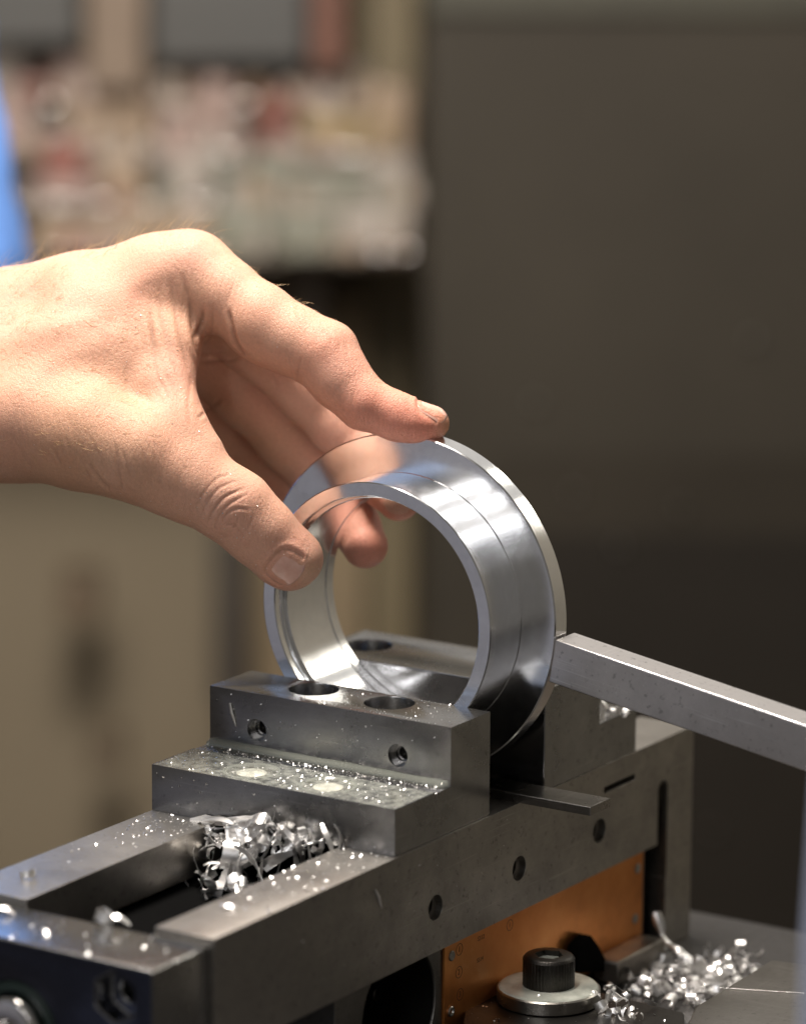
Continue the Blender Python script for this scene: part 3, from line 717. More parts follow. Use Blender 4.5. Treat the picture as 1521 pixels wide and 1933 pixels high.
_n = NAILM.noise(160, 3); _r = NAILM.ramp(_n, 'Fac', [(.3, (.62, .34, .27)), (.7, (.74, .46, .38))]); NAILM.ln(_r, 'Color', NAILM.p, 'Base Color'); NAILM = NAILM.m
person = thing('person', 'bare hairy left hand gripping the ring, its arm reaching in from a blue sleeve', 'person', far(-60, 720, 1690))
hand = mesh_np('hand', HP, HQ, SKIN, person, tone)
for (c, d, wd, n, rl, rw, sharp, lift) in NAILS:
    NS, N_T = 19, 17; P = []; S = np.linspace(-1, 1, NS); Tt = np.linspace(-1, 1, N_T)
    for s in S:
        for t in Tt:
            # square to superellipse
            u, v_ = s, t; L = max(abs(u), abs(v_)); q = (abs(u) ** sharp + abs(v_) ** sharp) ** (1 / sharp); f = L / q if q > 0 else 1
            P.append(c + d * (u * f * rl * 1.0) + wd * (v_ * f * rw * 1.0) + n * 9)
    P = np.array(P); lo = np.zeros(len(P)); 
    for _ in range(60):
        v_ = sample(P); P = P - n * np.clip(v_, -.5, .8)[:, None] * .8
    ee = np.array([max(abs(s), abs(t)) for s in S for t in Tt]); ss = np.array([s for s in S for t in Tt])
    P = P + n * (lift * (1 - ee ** 6) - .22 * (ee ** 6) * (ss < .8) + .25 * np.clip(ss, 0, 1) ** 3 - .12)[:, None]
    # a nail arches gently: relax the plate
    G = P.reshape(NS, N_T, 3)
    for _ in range(6): G[1:-1, 1:-1] = .5 * G[1:-1, 1:-1] + .125 * (G[:-2, 1:-1] + G[2:, 1:-1] + G[1:-1, :-2] + G[1:-1, 2:])
    G = G.reshape(-1, 3); low = G - n * .55
    Q = []
    for i in range(NS - 1):
        for j in range(N_T - 1):
            a = i * N_T + j; Q.append((a, a + 1, a + N_T + 1, a + N_T))
    K = len(G); Q = np.array(Q); Q2 = Q[:, ::-1] + K
    rim = [j for j in range(N_T)] + [i * N_T + N_T - 1 for i in range(1, NS)] + [(NS - 1) * N_T + j for j in range(N_T - 2, -1, -1)] + [i * N_T for i in range(NS - 2, 0, -1)]
    Q3 = np.array([(rim[k], rim[k] + K, rim[(k + 1) % len(rim)] + K, rim[(k + 1) % len(rim)]) for k in range(len(rim))])
    me_o = mesh_np('fingernail', np.concatenate([G, low]), np.concatenate([Q, Q2, Q3]), NAILM, person)
    bm = bmesh.new(); bm.from_mesh(me_o.data); bmesh.ops.recalc_face_normals(bm, faces=bm.faces); bm.to_mesh(me_o.data); bm.free()
# hairs: thin tapered strands on the back of the hand, the wrist and the index finger
HR = NT('arm_hair'); HR.set(Base_Color=(.62, .42, .22, 1), Roughness=.35); HR = HR.m
hv = []; hq = []
def strand(p, n, flow, L, r, rise=.35):
    a = len(hv); k = 5
    side = np.cross(n, flow); side /= np.linalg.norm(side) + 1e-9; bend = nrg.normal(0, .35)
    up = nrg.uniform(.5, 1.2) * rise
    for i in range(k):
        t = i / (k - 1); c = p - n * .15 + n * L * (up * t - .30 * t * t) + flow * L * (.9 * t) + side * L * bend * t * t
        rr = r * (1 - .8 * t)
        hv.extend([c + n * rr, c - n * rr * .5 + side * rr, c - n * rr * .5 - side * rr])
    for i in range(k - 1):
        for q in range(3):
            b = a + 3 * i; hq.append((b + q, b + (q + 1) % 3, b + 3 + (q + 1) % 3, b + 3 + q))
cand = np.nonzero((PX > -20) & (HN[:, 2] < .35) & (HP[:, 2] < 1712))[0]
for want, test, L0, L1, fl, rise in (
        (120, lambda: (PX[cand] < 400) & (HN[cand, 1] < -.80), 4.5, 10, (.6, -.45, -.1), 1.0),
        (60, lambda: (PX[cand] > 400) & (PX[cand] < 620) & (HN[cand, 1] < -.55) & (PY[cand] < 640), 3, 5.5, (.85, .15, -.1), .8),
        (260, lambda: (PX[cand] < 290) & (PY[cand] > 560) & (PY[cand] < 860) & (HN[cand, 2] < -.4), 3, 6, (.9, .15, -.1), .4),
        (90, lambda: (PX[cand] < 120) & (PY[cand] > 500) & (PY[cand] < 640), 4, 8, (.8, -.3, -.1), .6)):
    ok = cand[test()]
    if not len(ok): continue
    for i in nrg.choice(ok, min(want, len(ok)), replace=False):
        n = HN[i]; f = np.array(fl) + nrg.normal(0, .28, 3); f -= n * (f @ n); f /= np.linalg.norm(f) + 1e-9
        strand(HP[i], n, f, nrg.uniform(L0, L1), nrg.uniform(.045, .075), rise)
hr = mesh_np('hair', np.array(hv), np.array(hq), HR, person); tag(hr, kind='stuff')
# shirt: sleeve cuff out of frame on the arm, and the side of the body far behind it
SH = paint('blue_cloth', (.10, .24, .62), .85, .25, 30)
bm = bmesh.new()
pts = [far(-225, 715, 1690), far(-330, 715, 1700), far(-520, 700, 1760), far(-760, 560, 1900), far(-900, 250, 2150)]
add_tube(bm, pts, [46, 48, 58, 70, 85], 40, False)
for v in bm.verts: v.co += Vector((nrg.normal(0, .6), nrg.normal(0, .6), nrg.normal(0, .6)))
obj('sleeve', bm, SH, person, 3)
bm = bmesh.new(); rows = []
for i in range(29):
    py = -700 + i * 62; row = []
    edge = np.interp(py, [-700, 80, 250, 400, 520, 640, 800, 1100], [-60, -25, 12, 38, 58, 40, -90, -160])
    for k in range(41):
        a = 2 * math.pi * k / 40
        c = far(edge - 190, py, 2330); fold = 4 * math.sin(py * .03 + 3 * math.sin(a)) + 2.5 * math.sin(py * .011 + 7 * a)
        row.append(bm.verts.new(c + CAM_R[0] * math.cos(a) * (190 * 2330 / FPX + fold * .25) + CAM_R[2] * math.sin(a) * (110 + fold)))
    rows.append(row)
for A_, B_ in zip(rows, rows[1:]):
    for k in range(40): bm.faces.new((A_[k], A_[k + 1], B_[k + 1], B_[k]))
bmesh.ops.remove_doubles(bm, verts=bm.verts, dist=.01); bmesh.ops.recalc_face_normals(bm, faces=bm.faces)
obj('shirt', bm, SH, person, 3)
# ------------------------------------------------------------------ chips and metal dust
def curl_bm(kind, s, r):
    # one aluminium chip: a thin curled ribbon, a flake or a crumpled needle, s = size in mm
    bm = bmesh.new(); P = []
    if kind == 0:      # loose helical curl
        n = 15; R = s * r.uniform(.22, .38); W = s * r.uniform(.3, .7); turn = r.uniform(2.4, 6.0); pitch = s * r.uniform(.05, .35)
        for i in range(n):
            t = i / (n - 1); a = turn * t; rr = R * (1 + .35 * t); w_ = W * (1 - .5 * t ** 3) * (.75 + .25 * min(1, t * 6))
            P.append(((rr * math.cos(a), rr * math.sin(a), pitch * t - w_ / 2 + r.uniform(-.04, .04) * s), (rr * math.cos(a) * 1.05, rr * math.sin(a) * 1.05, pitch * t + w_ / 2 + r.uniform(-.06, .06) * s)))
    elif kind == 1:    # nearly flat flake, scooped
        n = 8; W = s * r.uniform(.18, .42); arch = s * r.uniform(.08, .22)
        for i in range(n):
            t = i / (n - 1); w_ = W * math.sin(math.pi * (.12 + .8 * t)) ** .7
            z = arch * math.sin(math.pi * t); P.append(((s * (t - .5), -w_ / 2 + r.uniform(-.04, .04) * s, z), (s * (t - .5), w_ / 2 + r.uniform(-.05, .05) * s, z + arch * .5 * math.sin(3 * t))))
    elif kind == 2:    # long needle or spiral splinter
        n = 12; W = s * r.uniform(.08, .16)
        tw = r.uniform(0, 4)
        for i in range(n):
            t = i / (n - 1); a = tw * t; c = (s * 1.25 * (t - .5), s * .08 * math.sin(3 * t), s * .12 * math.sin(5 * t + 1)); w_ = W * (1 - .75 * t * t)
            P.append(((c[0], c[1] - w_ * math.cos(a), c[2] - w_ * math.sin(a)), (c[0], c[1] + w_ * math.cos(a), c[2] + w_ * math.sin(a))))
    else:              # rolled tube of several pleats
        n = 20; W = s * .55
        for i in range(n):
            t = i / (n - 1); a = 1.0 + 7.5 * t; rr = s * (.14 + .12 * t) * (1 + .07 * (i % 2)); P.append(((-W / 2 * (1 + .2 * t), rr * math.cos(a), rr * math.sin(a)), (W / 2, rr * 1.08 * math.cos(a), rr * 1.08 * math.sin(a))))
    th = .07
    rows = []
    for i, (a, b) in enumerate(P):
        a, b = Vector(a), Vector(b); m_ = (a + b) / 2
        nx = Vector(P[min(i + 1, len(P) - 1)][0]) - Vector(P[max(i - 1, 0)][0]); nn = nx.cross(b - a)
        nn = nn.normalized() * th if nn.length > 1e-9 else Vector((0, 0, th))
        rows.append([bm.verts.new(q) for q in (a, m_ + nn * .6, b, b + nn, m_ + nn * 1.6, a + nn)])
    for A, B in zip(rows, rows[1:]):
        for k in range(6): bm.faces.new((A[k], A[(k + 1) % 6], B[(k + 1) % 6], B[k]))
    bm.faces.new(rows[0][::-1]); bm.faces.new(rows[-1])
    bmesh.ops.recalc_face_normals(bm, faces=bm.faces)
    return bm
PROTO = {}
crng = random.Random(23)
for kind in range(4):
    for k in range(5):
        bm = curl_bm(kind, 10.0, crng); me = bpy.data.meshes.new('metal_chip')
        for v in bm.verts: v.co *= MM
        bm.normal_update(); bm.to_mesh(me); bm.free(); smooth(me, .9); me.materials.append(CHIP); PROTO[(kind, k)] = me
def chip(p, size, kind, group, label, rot=None, cat='metal chip'):
    o = bpy.data.objects.new('metal_chip', PROTO[(kind, crng.randrange(5))]); COL.objects.link(o)
    o.location = V(p); s = size / 10.0; o.scale = (s, s, s)
    o.rotation_euler = rot or (crng.uniform(0, 6.3), crng.uniform(0, 6.3), crng.uniform(0, 6.3))
    return tag(o, label, cat, group)
G1 = 'aluminium chips heaped in the vise slot'; L1 = 'bright curled aluminium chip in the heap against the lower jaw step'
def aim(p0, p1, spin):
    d = (Vector(p1) - Vector(p0)).normalized(); return (d.to_track_quat('X', 'Z').to_matrix() @ Matrix.Rotation(spin, 3, 'X')).to_euler()
# the bundle along the top of the heap, then the tumble below and the run-out along the right wall
for px, py, qx, qy, k in ((368, 1549, 430, 1551, 1), (380, 1556, 440, 1560, 1), (430, 1552, 500, 1549, 1), (440, 1566, 505, 1562, 3), (400, 1570, 470, 1572, 1), (470, 1556, 512, 1546, 0), (505, 1560, 515, 1540, 1), (415, 1562, 480, 1566, 2)):
    a, b = on(px, py, 1, -42.5 + crng.uniform(-1.5, 1.5)), on(qx, qy, 1, -42.5 + crng.uniform(-1.5, 1.5)); c = (a + b) / 2
    o = chip(c, max(7, np.linalg.norm(a - b) * 1.05), k, G1, L1, aim(a, b, crng.uniform(0, 6.3))); o.scale = (o.scale[0] * 1.25, o.scale[1] * .8, o.scale[2] * .8)
for px, py, y, s, k in ((385, 1585, -45, 9, 2), (398, 1590, -47, 10, 1), (410, 1600, -48, 10, 1), (420, 1582, -45, 9, 0), (436, 1580, -46, 9, 0), (452, 1590, -48, 9, 1), (470, 1585, -46, 8, 0), (486, 1590, -47, 10, 3), (500, 1578, -45, 9, 0),
        (388, 1612, -52, 11, 1), (376, 1620, -54, 10, 1), (396, 1640, -55, 11, 2), (415, 1630, -55, 8, 2), (440, 1615, -52, 10, 0), (455, 1625, -53, 10, 3), (446, 1645, -56, 9, 3), (470, 1620, -52, 11, 1), (480, 1640, -56, 12, 2),
        (440, 1662, -59, 8, 0), (456, 1668, -60, 8, 3), (420, 1668, -61, 12, 2), (395, 1668, -61, 10, 1), (400, 1684, -64, 10, 1), (385, 1690, -66, 9, 2), (415, 1676, -63, 9, 2),
        (520, 1580, -44, 9, 0), (530, 1592, -44, 10, 1), (515, 1606, -46, 12, 1), (535, 1612, -46, 12, 1), (550, 1600, -44, 11, 1), (525, 1620, -47, 12, 1), (550, 1618, -46, 11, 1), (510, 1592, -46, 9, 2), (540, 1580, -43, 8, 2), (560, 1590, -42, 8, 2),
        (575, 1596, -42, 8, 1), (590, 1592, -41.5, 7, 2), (600, 1586, -41.5, 8, 1), (618, 1584, -41.5, 9, 1), (632, 1586, -41.5, 8, 1), (585, 1604, -43, 6, 2), (600, 1602, -43, 6, 0), (570, 1608, -44, 7, 2), (500, 1620, -49, 8, 2), (490, 1605, -49, 8, 1), (470, 1603, -49, 9, 0), (405, 1612, -50, 9, 0), (430, 1600, -49, 8, 2)):
    o = chip(on(px, py, 1, y), s * crng.uniform(.85, 1.3), k, G1, L1)
    if k in (1, 2): o.scale = (o.scale[0] * 1.3, o.scale[1] * crng.uniform(.6, 1.2), o.scale[2])
for q in range(45):                          # slivers and small flakes tangled through it
    px = crng.uniform(376, 600); y = -44 - max(0, (560 - px) / 40) * crng.random() * 3; py = crng.uniform(1556, 1600 + max(0, 520 - px) * .55)
    chip(on(px, py, 1, y), crng.uniform(2.5, 6.5), crng.choice((2, 2, 2, 1, 0)), G1, L1)
# hidden filling under the heap: the chips go down into the slot
for k in range(26):
    chip((crng.uniform(-78, -30), crng.uniform(-58, -42), crng.uniform(-70, -52)), crng.uniform(7, 11), crng.randrange(4), G1, L1)
# loose chips on the rails and the end plate
for px, py, z, s, k, lab in ((432, 1716, -40.2, 7, 1, 'out of focus aluminium chip lying on the right rail'), (52, 1655, -40.0, 8, 0, 'aluminium chip lying on the far left rail of the vise'),
        (200, 1735, -41, 10, 0, 'curled chip on the back edge of the end plate'), (222, 1742, -41.5, 9, 1, 'flat chip on the back edge of the end plate'), (8, 1720, -42.4, 8, 1, 'chip at the left end of the end plate'),
        (288, 1772, -42.8, 4, 1, 'small chip near the right corner of the end plate'), (85, 1760, -42.7, 5, 1, 'small chip in the middle of the end plate')):
    chip(on(px, py, 2, z), s, k, None, lab, (0.2, .25, crng.uniform(0, 6)))
for px, py, s, k in ((1140, 1334, 6, 1), (1152, 1346, 5, 0), (1165, 1338, 7, 1), (1178, 1344, 5, 0), (1134, 1352, 4, 2), (1190, 1340, 6, 1)):
    chip(on(px, py, 2, -21.2), s, k, 'chips on the fixed jaw step', 'out of focus chip lying on the step of the far jaw just under the bar')
G2 = 'curled chips beside the washer'; L2 = 'curled grey aluminium chip in the little nest right of the washer'
for px, py, s, k, z in ((1120, 1888, 6, 0, -112.5), (1110, 1900, 5, 1, -114), (1135, 1900, 6, 0, -113), (1150, 1880, 6, 3, -109.5), (1165, 1885, 6, 0, -110), (1175, 1895, 7, 0, -112), (1160, 1905, 7, 0, -114), (1180, 1910, 6, 1, -114.5), (1192, 1915, 5, 0, -114.5), (1145, 1915, 6, 1, -114.8), (1165, 1866, 5, 2, -109), (1150, 1864, 4, 0, -110.5), (1185, 1880, 6, 0, -111), (1130, 1880, 5, 2, -111), (1170, 1920, 6, 2, -115), (1205, 1920, 4, 0, -115)):
    chip(on(px, py, 2, z), s, k, G2, L2)
chip(on(1228, 1893, 2, -113.5), 6, 1, None, 'pale chip standing alone on the black clamp plate right of the nest')
G3 = 'chips heaped on the table behind the clamp strap'; L3 = 'sparkling aluminium chip in the blurred heap on the table behind the strap'
for k in range(190):
    px = crng.gauss(1325, 72); py = crng.gauss(1848, 24) - (px - 1300) * .02
    if py - 1775 < (1240 - px) * .2 or px > 1462 - (py - 1815) * 1.6 or px < 1150: continue
    h = crng.uniform(0, 5) * max(0, 1 - abs(px - 1290) / 140)
    chip(on(px, py, 2, -128.5 + h), crng.uniform(3.5, 9), crng.choice((0, 0, 1, 1, 3, 2)), G3, L3)
for px, py, s in ((1150, 1822, 9), (1180, 1840, 11), (1205, 1822, 9)): chip(on(px, py, 2, -126), s, 1, G3, L3)
# a long chip climbing out of the groove in the vise foot
bm = bmesh.new(); pts = [far(px, py, D) for px, py, D in ((1240, 1722, 1742), (1244, 1745, 1742), (1250, 1765, 1741), (1262, 1782, 1739), (1276, 1790, 1736), (1288, 1806, 1733), (1286, 1826, 1731), (1274, 1836, 1730))]
cv = []
for i in range(len(pts) - 1):
    for t in (0, .25, .5, .75): cv.append(pts[i] * (1 - t) + pts[i + 1] * t)
for i, c in enumerate(cv):
    w_ = CAM_R[0] * (1.6 + .8 * math.sin(i * .5)) + CAM_R[2] * .8 * math.cos(i * .6)
    a = bm.verts.new(c - w_); b = bm.verts.new(c + w_); c_ = bm.verts.new(c + w_ + CAM_R[2] * .15); d_ = bm.verts.new(c - w_ + CAM_R[2] * .15)
bm.verts.ensure_lookup_table()
for i in range(len(cv) - 1):
    for k in range(4): bm.faces.new([bm.verts[q] for q in (4 * i + k, 4 * i + (k + 1) % 4, 4 * i + 4 + (k + 1) % 4, 4 * i + 4 + k)])
bmesh.ops.recalc_face_normals(bm, faces=bm.faces)
tag(obj('metal_chip', bm, CHIP, None, 3), 'long curling chip hanging out of the groove at the back of the vise', 'metal chip')

# dust: uncountable flakes, one object
dv = []; df = []
def flake(p, s, tilt=.6, n=(0, 0, 1)):
    a = len(dv); n = Vector(n); u = n.orthogonal().normalized(); v = n.cross(u); th = crng.uniform(0, 6.3)
    u, v = u * math.cos(th) + v * math.sin(th), v * math.cos(th) - u * math.sin(th)
    tn = crng.uniform(-tilt, tilt); tm = crng.uniform(-tilt, tilt); e = crng.uniform(.35, 1.0)
    p = Vector(p) + n * (s * .45 * (abs(tn) + abs(tm) * e) + .03)
    for (x, y) in ((-.5, -.35), (.4, -.5), (.55, .3), (-.3, .5)):
        q = p + u * (x * s) + v * (y * s * e) + n * (x * s * tn + y * s * e * tm); dv.append(q)
    for (x, y) in ((-.5, -.35), (.4, -.5), (.55, .3), (-.3, .5)):
        q = p + u * (x * s) + v * (y * s * e) + n * (x * s * tn + y * s * e * tm + .06 + .1 * s * (x * y)); dv.append(q)
    df.extend([(a + 3, a + 2, a + 1, a), (a + 4, a + 5, a + 6, a + 7)] + [(a + k, a + (k + 1) % 4, a + 4 + (k + 1) % 4, a + 4 + k) for k in range(4)])
def dust(px0, py0, px1, py1, axis, val, n, s0, s1, keep=None, bias=None):
    c = 0
    for _ in range(n * 6):
        if c >= n: break
        p = on(crng.uniform(px0, px1), crng.uniform(py0, py1), axis, val)
        if keep and not keep(p): continue
        nn = {2: (0, 0, 1), 1: (0, -1, 0), 0: (1, 0, 0)}[axis]
        s = s0 + (s1 - s0) * crng.random() ** 2.5
        flake(p, s, .7, nn); c += 1
step = lambda p: -WJ + .5 < p[0] < -.6 and -37.5 < p[1] < -4.2 and min(math.hypot(p[0] + 73.2, p[1] + 24), math.hypot(p[0] + 38.6, p[1] + 24)) > 6.3
dust(285, 1405, 850, 1530, 2, -22.4, 560, .25, 1.0, step)
dust(420, 1410, 850, 1500, 2, -22.8, 260, .3, 1.1, lambda p: -WJ + .5 < p[0] < -.6 and -9.8 < p[1] < -4.2)
top = lambda p: -WJ + .5 < p[0] < -.6 and .3 < p[1] < 27 and min(math.hypot(p[0] + 73.3, p[1] - 17.8), math.hypot(p[0] + 38.3, p[1] - 17)) > 10.3
dust(560, 1300, 860, 1375, 2, 0, 95, .25, .9, top)
railR = lambda p: -23.4 < p[0] < .2 and -151 < p[1] < -38.4
railL = lambda p: -WJ + .6 < p[0] < -80.6 and -151 < p[1] < -38.4
dust(480, 1590, 740, 1690, 2, -40.5, 150, .4, 1.3, railR); dust(410, 1590, 740, 1770, 2, -40.5, 60, .4, 1.5, railR)
dust(250, 1530, 370, 1580, 2, -40.5, 90, .3, 1.2, railL); dust(120, 1530, 370, 1660, 2, -40.5, 60, .3, 1.3, railL)
dust(0, 1710, 400, 1830, 2, -43.4, 30, .6, 2.0, lambda p: -WJ < p[0] < -1 and -185 < p[1] < -154)
dust(395, 1300, 850, 1460, 1, 0, 26, .25, .8, lambda p: -WJ + 1 < p[0] < -1 and -20 < p[2] < -1)
dust(285, 1450, 746, 1610, 1, -37.9, 26, .25, .8, lambda p: -WJ + 1 < p[0] < -1 and -39 < p[2] < -24)
dust(560, 1540, 960, 1860, 0, .9, 26, .25, .9, lambda p: -82 < p[2] < -42)
dust(870, 1890, 1290, 1933, 2, -116, 50, .3, 1.2)
dust(930, 1850, 1130, 1900, 2, -109.4, 8, .4, 1.0)
for ring_c in ((-73.2, -24), (-38.6, -24)):      # crumbs caught round the coolant rims
    for k in range(60):
        a = crng.uniform(0, 6.28); r_ = crng.choice((6.6, 7.6, 8.4)) + crng.uniform(-.4, .4); flake((ring_c[0] + r_ * math.cos(a), ring_c[1] + r_ * math.sin(a), -23.3), crng.uniform(.2, .6))
me = bpy.data.meshes.new('metal_dust'); me.from_pydata([(v * MM)[:] for v in dv], [], df); me.update()
o = link('metal_dust', me, CHIP); tag(o, 'fine bright metal dust scattered over the vise and its rails', 'metal dust', None, 'stuff')
# smears of chip stuck upright on the faces
for px, py, qx, qy, axis, val, lab in ((435, 1327, 446, 1371, 1, 0, 'thin splinter stuck to the face of the jaw near its left end'), (707, 1680, 719, 1714, 0, .9, 'splinter stuck to the side of the rail'), (1063, 0, 0, 0, 0, 0, None)):
    if lab is None: continue
    a, b = on(px, py, axis, val), on(qx, qy, axis, val); nrm = np.array([0, -1, 0]) if axis == 1 else np.array([1, 0, 0])
    bm = bmesh.new(); add_tube(bm, [a + nrm * .3, a * .6 + b * .4 + nrm * .7, a * .3 + b * .7 + nrm * .35, b + nrm * .3], [.35, .6, .45, .2], 6)
    tag(obj('metal_splinter', bm, CHIP), lab, 'splinter')
# glitter on the skin
dv = []; df = []
cand = np.nonzero((facing > .5) & (PX > 60) & (PX < 620) & (PY > 520) & (HP[:, 2] < 1672))[0]
wgt = np.exp(-((PX[cand] - 440) / 90) ** 2 - ((PY[cand] - 985) / 80) ** 2) * 3 + np.exp(-((PX[cand] - 300) / 60) ** 2 - ((PY[cand] - 660) / 110) ** 2) + .22
HW = to_world(HP); NW = HN @ CAM_R
for i in nrg.choice(cand, 150, replace=False, p=wgt / wgt.sum()):
    flake(HW[i], crng.choice((.2, .25, .3, .35, .5)), .8, NW[i])
me = bpy.data.meshes.new('metal_glitter'); me.from_pydata([(v * MM)[:] for v in dv], [], df); me.update()
o = link('metal_glitter', me, CHIP); tag(o, 'tiny glinting metal specks stuck to the skin of the hand', 'metal dust', None, 'stuff')
# ------------------------------------------------------------------ the shop behind, two metres back and far out of focus
FR = Vector((CAM_R[0][0], CAM_R[0][1], 0)).normalized(); FD = Vector((CAM_R[2][0], CAM_R[2][1], 0)).normalized()
YAW = math.atan2(FR.y, FR.x)
def farv(px, py, D):
    d = ray(px, py); return CAM_C + d * (D * .9766 / float(d @ np.array(FD)))
def bgbox(name, x0, y0, x1, y1, D, depth, mat, bev=4, label=None, cat=None, group=None, parent=None, kind=None):
    # an upright box whose front stands on a vertical plane, D mm off at eye level, spanning these sight lines
    a = farv((x0 + x1) / 2, y1, D); w_ = np.linalg.norm(farv(x1, y1, D) - farv(x0, y1, D)); h_ = farv((x0 + x1) / 2, y0, D)[2] - a[2]
    bm = box((-w_ / 2, 0, 0), (w_ / 2, depth, h_), min(bev, w_ / 5, h_ / 5))
    R_ = Matrix.Rotation(YAW, 4, 'Z')
    for v in bm.verts: v.co = R_ @ v.co + Vector(a)
    o = obj(name, bm, mat, parent)
    return tag(o, label, cat, group, kind)
fl = obj('floor', box((-4000, -3000, -1000), (4000, 5200, -950)), paint('shop_floor', (.16, .13, .10), .6, .3, 3)); tag(fl, kind='structure')
TANW = paint('tan_painted_wall', (.225, .185, .125), .7, .12, 3)
bgbox('back_wall', -900, -1500, 2500, 2300, 3750, 60, TANW, kind='structure')
DARK = paint('dark_machine_paint', (.038, .0325, .024), .6, .4, 2.2, 0.0, .25)
md = bgbox('machine_door', 792, -700, 2300, 2100, 3330, 90, DARK, 6, 'large dark brown machine door filling the right side, out of focus', 'machine door')
bgbox('door_rail', 800, -500, 2300, 34, 3322, 12, paint('olive_grey_rail', (.045, .043, .03), .6), 4, parent=md)
bgbox('door_falloff', 1000, 1010, 2200, 2050, 3327, 4, paint('door_falloff_low', (.019, .016, .0125), .6, .3, 4, 0.0, .2), .2, parent=md)  # darker sheet standing in for light falling off down the door
bgbox('door_falloff', 930, 860, 2200, 1010, 3327, 4, paint('door_falloff_mid', (.031, .026, .019), .6, .3, 4, 0.0, .2), .2, parent=md)  # middle step of the same painted falloff
for px, py in ((1168, 1032), (1082, 930), (1345, 1570), (1285, 960), (1010, 760), (1420, 640)):
    bgbox('door_screw', px - 5, py - 5, px + 5, py + 5, 3318, 8, paint('dull_screw', (.35, .33, .30), .3, .1, 4, 1.0), 4, parent=md)
OLIVE = paint('olive_paint', (.185, .15, .088), .6, .1, 4)
bgbox('door_post', 662, -700, 775, 1420, 3660, 60, OLIVE, 5, 'tall olive yellow post beside the dark door, out of focus', 'post')
bgbox('side_panel', 420, 560, 690, 1700, 3620, 40, paint('brown_board', (.23, .175, .105), .7, .2, 4), 4, 'dull brown board under the shelf, out of focus', 'board')
bgbox('cable_duct', 402, 1010, 470, 1330, 3560, 50, paint('dark_duct', (.055, .045, .035), .6), 4, 'short dark duct low on the tan wall, out of focus', 'duct')
bgbox('wall_box', 110, 1090, 190, 1180, 3600, 50, paint('brown_box', (.15, .11, .07), .6), 4, 'small brown box on the tan wall, out of focus', 'box')
bgbox('wall_box', 165, 1390, 235, 1460, 3600, 50, paint('dim_box', (.15, .115, .075), .6), 4, 'small dim box low on the tan wall, out of focus', 'box')
# top row: grey panels, beige and rust uprights
GREY = paint('grey_panel_paint', (.07, .07, .066), .5, .12, 5)
bgbox('grey_panel', -60, -400, 152, 82, 3560, 40, GREY, 4, 'grey panel in the upper left corner, out of focus', 'panel')
bgbox('grey_panel', 285, -400, 580, 118, 3560, 40, GREY, 4, 'wider grey panel at the top between two uprights, out of focus', 'panel')
bgbox('upright', 164, -400, 275, 170, 3540, 50, paint('beige_upright', (.22, .165, .12), .6), 4, 'beige upright between the two grey panels, out of focus', 'upright')
bgbox('upright', 588, -400, 650, 132, 3540, 50, paint('rust_upright', (.17, .075, .05), .6), 4, 'rust red upright beside the olive post, out of focus', 'upright')
# shelf with crowded bright metal parts
shelf = thing('parts_shelf', 'steel shelf crowded with small parts behind the hand, out of focus', 'shelf', far(360, 500, 3560))
SHM = paint('shelf_paint', (.20, .165, .13), .6)
bgbox('shelf_board', -160, 486, 790, 494, 3400, 300, SHM, 2, parent=shelf)
bgbox('shelf_back', -160, 80, 790, 486, 3725, 15, paint('shelf_back_paint', (.28, .235, .20), .6, .2, 6), 2, parent=shelf)
bgbox('shelf_bracket', 55, 508, 110, 640, 3560, 120, SHM, 2, parent=shelf); bgbox('shelf_bracket', 560, 508, 612, 640, 3560, 120, SHM, 2, parent=shelf)
G4 = 'small parts crowded on the shelf'
cols = {'pink': (.46, .36, .34), 'grey': (.42, .40, .38), 'white': (.62, .58, .54), 'red': (.24, .075, .055), 'wine': (.28, .11, .09), 'ochre': (.40, .32, .17), 'sage': (.27, .29, .25), 'green': (.15, .18, .15), 'tan': (.40, .32, .24)}
CM = {k: paint('part_' + k, tuple(q * f for q, f in zip(v, (.80, .74, .68))), .45, .15, 12) for k, v in cols.items()}
LBL = {'pink': 'pinkish grey box among the crowd on the shelf, out of focus', 'grey': 'plain grey box among the crowd on the shelf, out of focus', 'white': 'whitish box among the crowd on the shelf, out of focus', 'red': 'dark red box on the shelf, out of focus',
       'wine': 'dull wine coloured box on the shelf, out of focus', 'ochre': 'ochre box on the shelf near the olive post, out of focus', 'sage': 'sage grey bin along the front of the shelf, out of focus', 'green': 'dark green grey bin on the shelf, out of focus', 'tan': 'tan carton on the shelf, out of focus'}
TIERS = ((205, 3640), (300, 3575), (395, 3510), (486, 3440))
for ty, tD in TIERS[:3]: bgbox('shelf_tier', -160, ty, 780, ty + 7, tD - 62, 130, SHM, 1, parent=shelf)
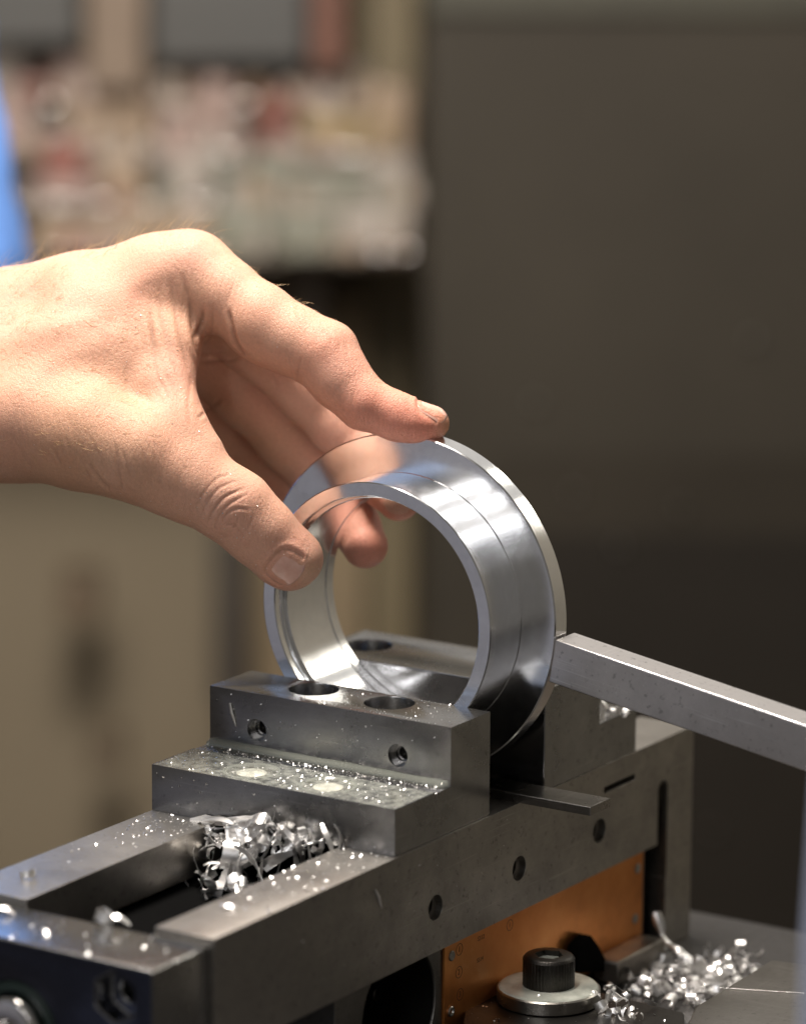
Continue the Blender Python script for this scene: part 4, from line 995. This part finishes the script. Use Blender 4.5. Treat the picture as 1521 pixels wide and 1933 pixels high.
for x0, y0, x1, y1, c, D in ((-30, 96, 50, 200, 'grey', 3640), (-30, 200, 60, 300, 'pink', 3600), (20, 150, 96, 235, 'wine', 3620), (60, 240, 130, 320, 'grey', 3580), (100, 108, 160, 190, 'pink', 3660), (150, 112, 220, 186, 'white', 3640), (130, 200, 210, 300, 'tan', 3600),
        (80, 270, 160, 350, 'wine', 3560), (200, 150, 290, 300, 'tan', 3640), (60, 340, 190, 430, 'pink', 3520), (190, 300, 270, 420, 'tan', 3540), (270, 140, 340, 230, 'tan', 3640), (320, 130, 390, 210, 'pink', 3640), (300, 220, 380, 310, 'pink', 3600), (380, 150, 440, 260, 'pink', 3620),
        (430, 160, 490, 240, 'wine', 3620), (490, 180, 550, 262, 'red', 3600), (380, 250, 480, 320, 'pink', 3560), (560, 150, 640, 220, 'grey', 3640), (610, 130, 700, 210, 'grey', 3640), (570, 215, 670, 300, 'ochre', 3600), (670, 225, 735, 300, 'ochre', 3590), (700, 160, 772, 260, 'tan', 3600),
        (310, 300, 400, 400, 'grey', 3520), (400, 310, 470, 390, 'green', 3500), (470, 290, 560, 380, 'sage', 3500), (555, 320, 650, 410, 'sage', 3480), (640, 320, 720, 400, 'sage', 3480), (700, 300, 778, 400, 'grey', 3480), (300, 400, 400, 486, 'tan', 3440), (400, 390, 520, 486, 'sage', 3430), (520, 400, 640, 486, 'sage', 3430), (640, 400, 778, 486, 'grey', 3430), (190, 400, 300, 486, 'tan', 3450), (60, 420, 190, 486, 'tan', 3450)):
    ty, tD = min(TIERS, key=lambda q: abs(q[0] - y1))
    bgbox('shelf_part', x0, min(y0, ty - 45), x1, ty - 1, tD - crng.uniform(0, 25), 50, CM[c], 5, LBL[c], 'shelf part', G4)
names = list(cols)
for q in range(140):
    ty, tD = crng.choice(TIERS); x0 = crng.uniform(-40, 760); w_ = crng.uniform(12, 34); hh = crng.uniform(16, 60)
    k_ = crng.choice(('sage', 'grey', 'green', 'tan', 'grey') if (ty > 350 and x0 > 280) else ('pink', 'grey', 'white', 'wine', 'tan', 'pink'))
    bgbox('shelf_part', x0, ty - hh, x0 + w_, ty - 1, tD - crng.uniform(52, 60), 20, CM[k_], 3, 'small ' + LBL[k_].split(' ', 1)[-1] if False else 'small ' + LBL[k_].replace('among the crowd on the shelf', 'crowded at the front of a shelf tier'), 'shelf part', G4)
# a few shiny caps that catch the lamps as discs of light
CAPM = NT('chrome_cap'); CAPM.set(Metallic=1.0, Roughness=.27, Base_Color=(.62, .60, .58, 1)); CAPM = CAPM.m
for px, py, r_ in [(crng.uniform(-10, 770), crng.uniform(110, 480), crng.uniform(3.0, 7.5)) for _ in range(120)] + list(((100, 205, 9), (62, 226, 7), (275, 278, 9), (152, 352, 8), (350, 162, 7), (458, 206, 7), (180, 145, 9), (735, 212, 8), (600, 190, 6), (8, 130, 9), (520, 270, 6), (745, 436, 8), (380, 330, 6), (640, 245, 6))):
    bm = bmesh.new(); ty, tD = min(TIERS, key=lambda q: abs(q[0] - py - 12)); c = farv(px, ty - 12, tD - 48)
    add_lathe(bm, [(0, -.5 * r_), (.9 * r_, -.5 * r_), (r_, -.35 * r_), (r_, .2 * r_), (.85 * r_, .55 * r_), (.5 * r_, .78 * r_), (0, .86 * r_)], c, -Vector(CAM_R[2]) + Vector((0, 0, .9)), 28)
    tag(obj('chrome_cap', bm, CAPM, None, 2), 'shiny round cap among the shelf parts, seen as a soft disc of light', 'cap', 'shiny caps among the shelf parts')

# unseen box added right and behind, lightening what the ring and side faces mirror
cs_ = obj('reflector_box', box((330, 720, -900), (1500, 900, 900), 12, 3), paint('brown_grey_enamel', (.215, .20, .165), .4, .15, 4))
tag(cs_, 'brown grey reflector box added out of view to the right, mirrored in the ring', 'reflector')
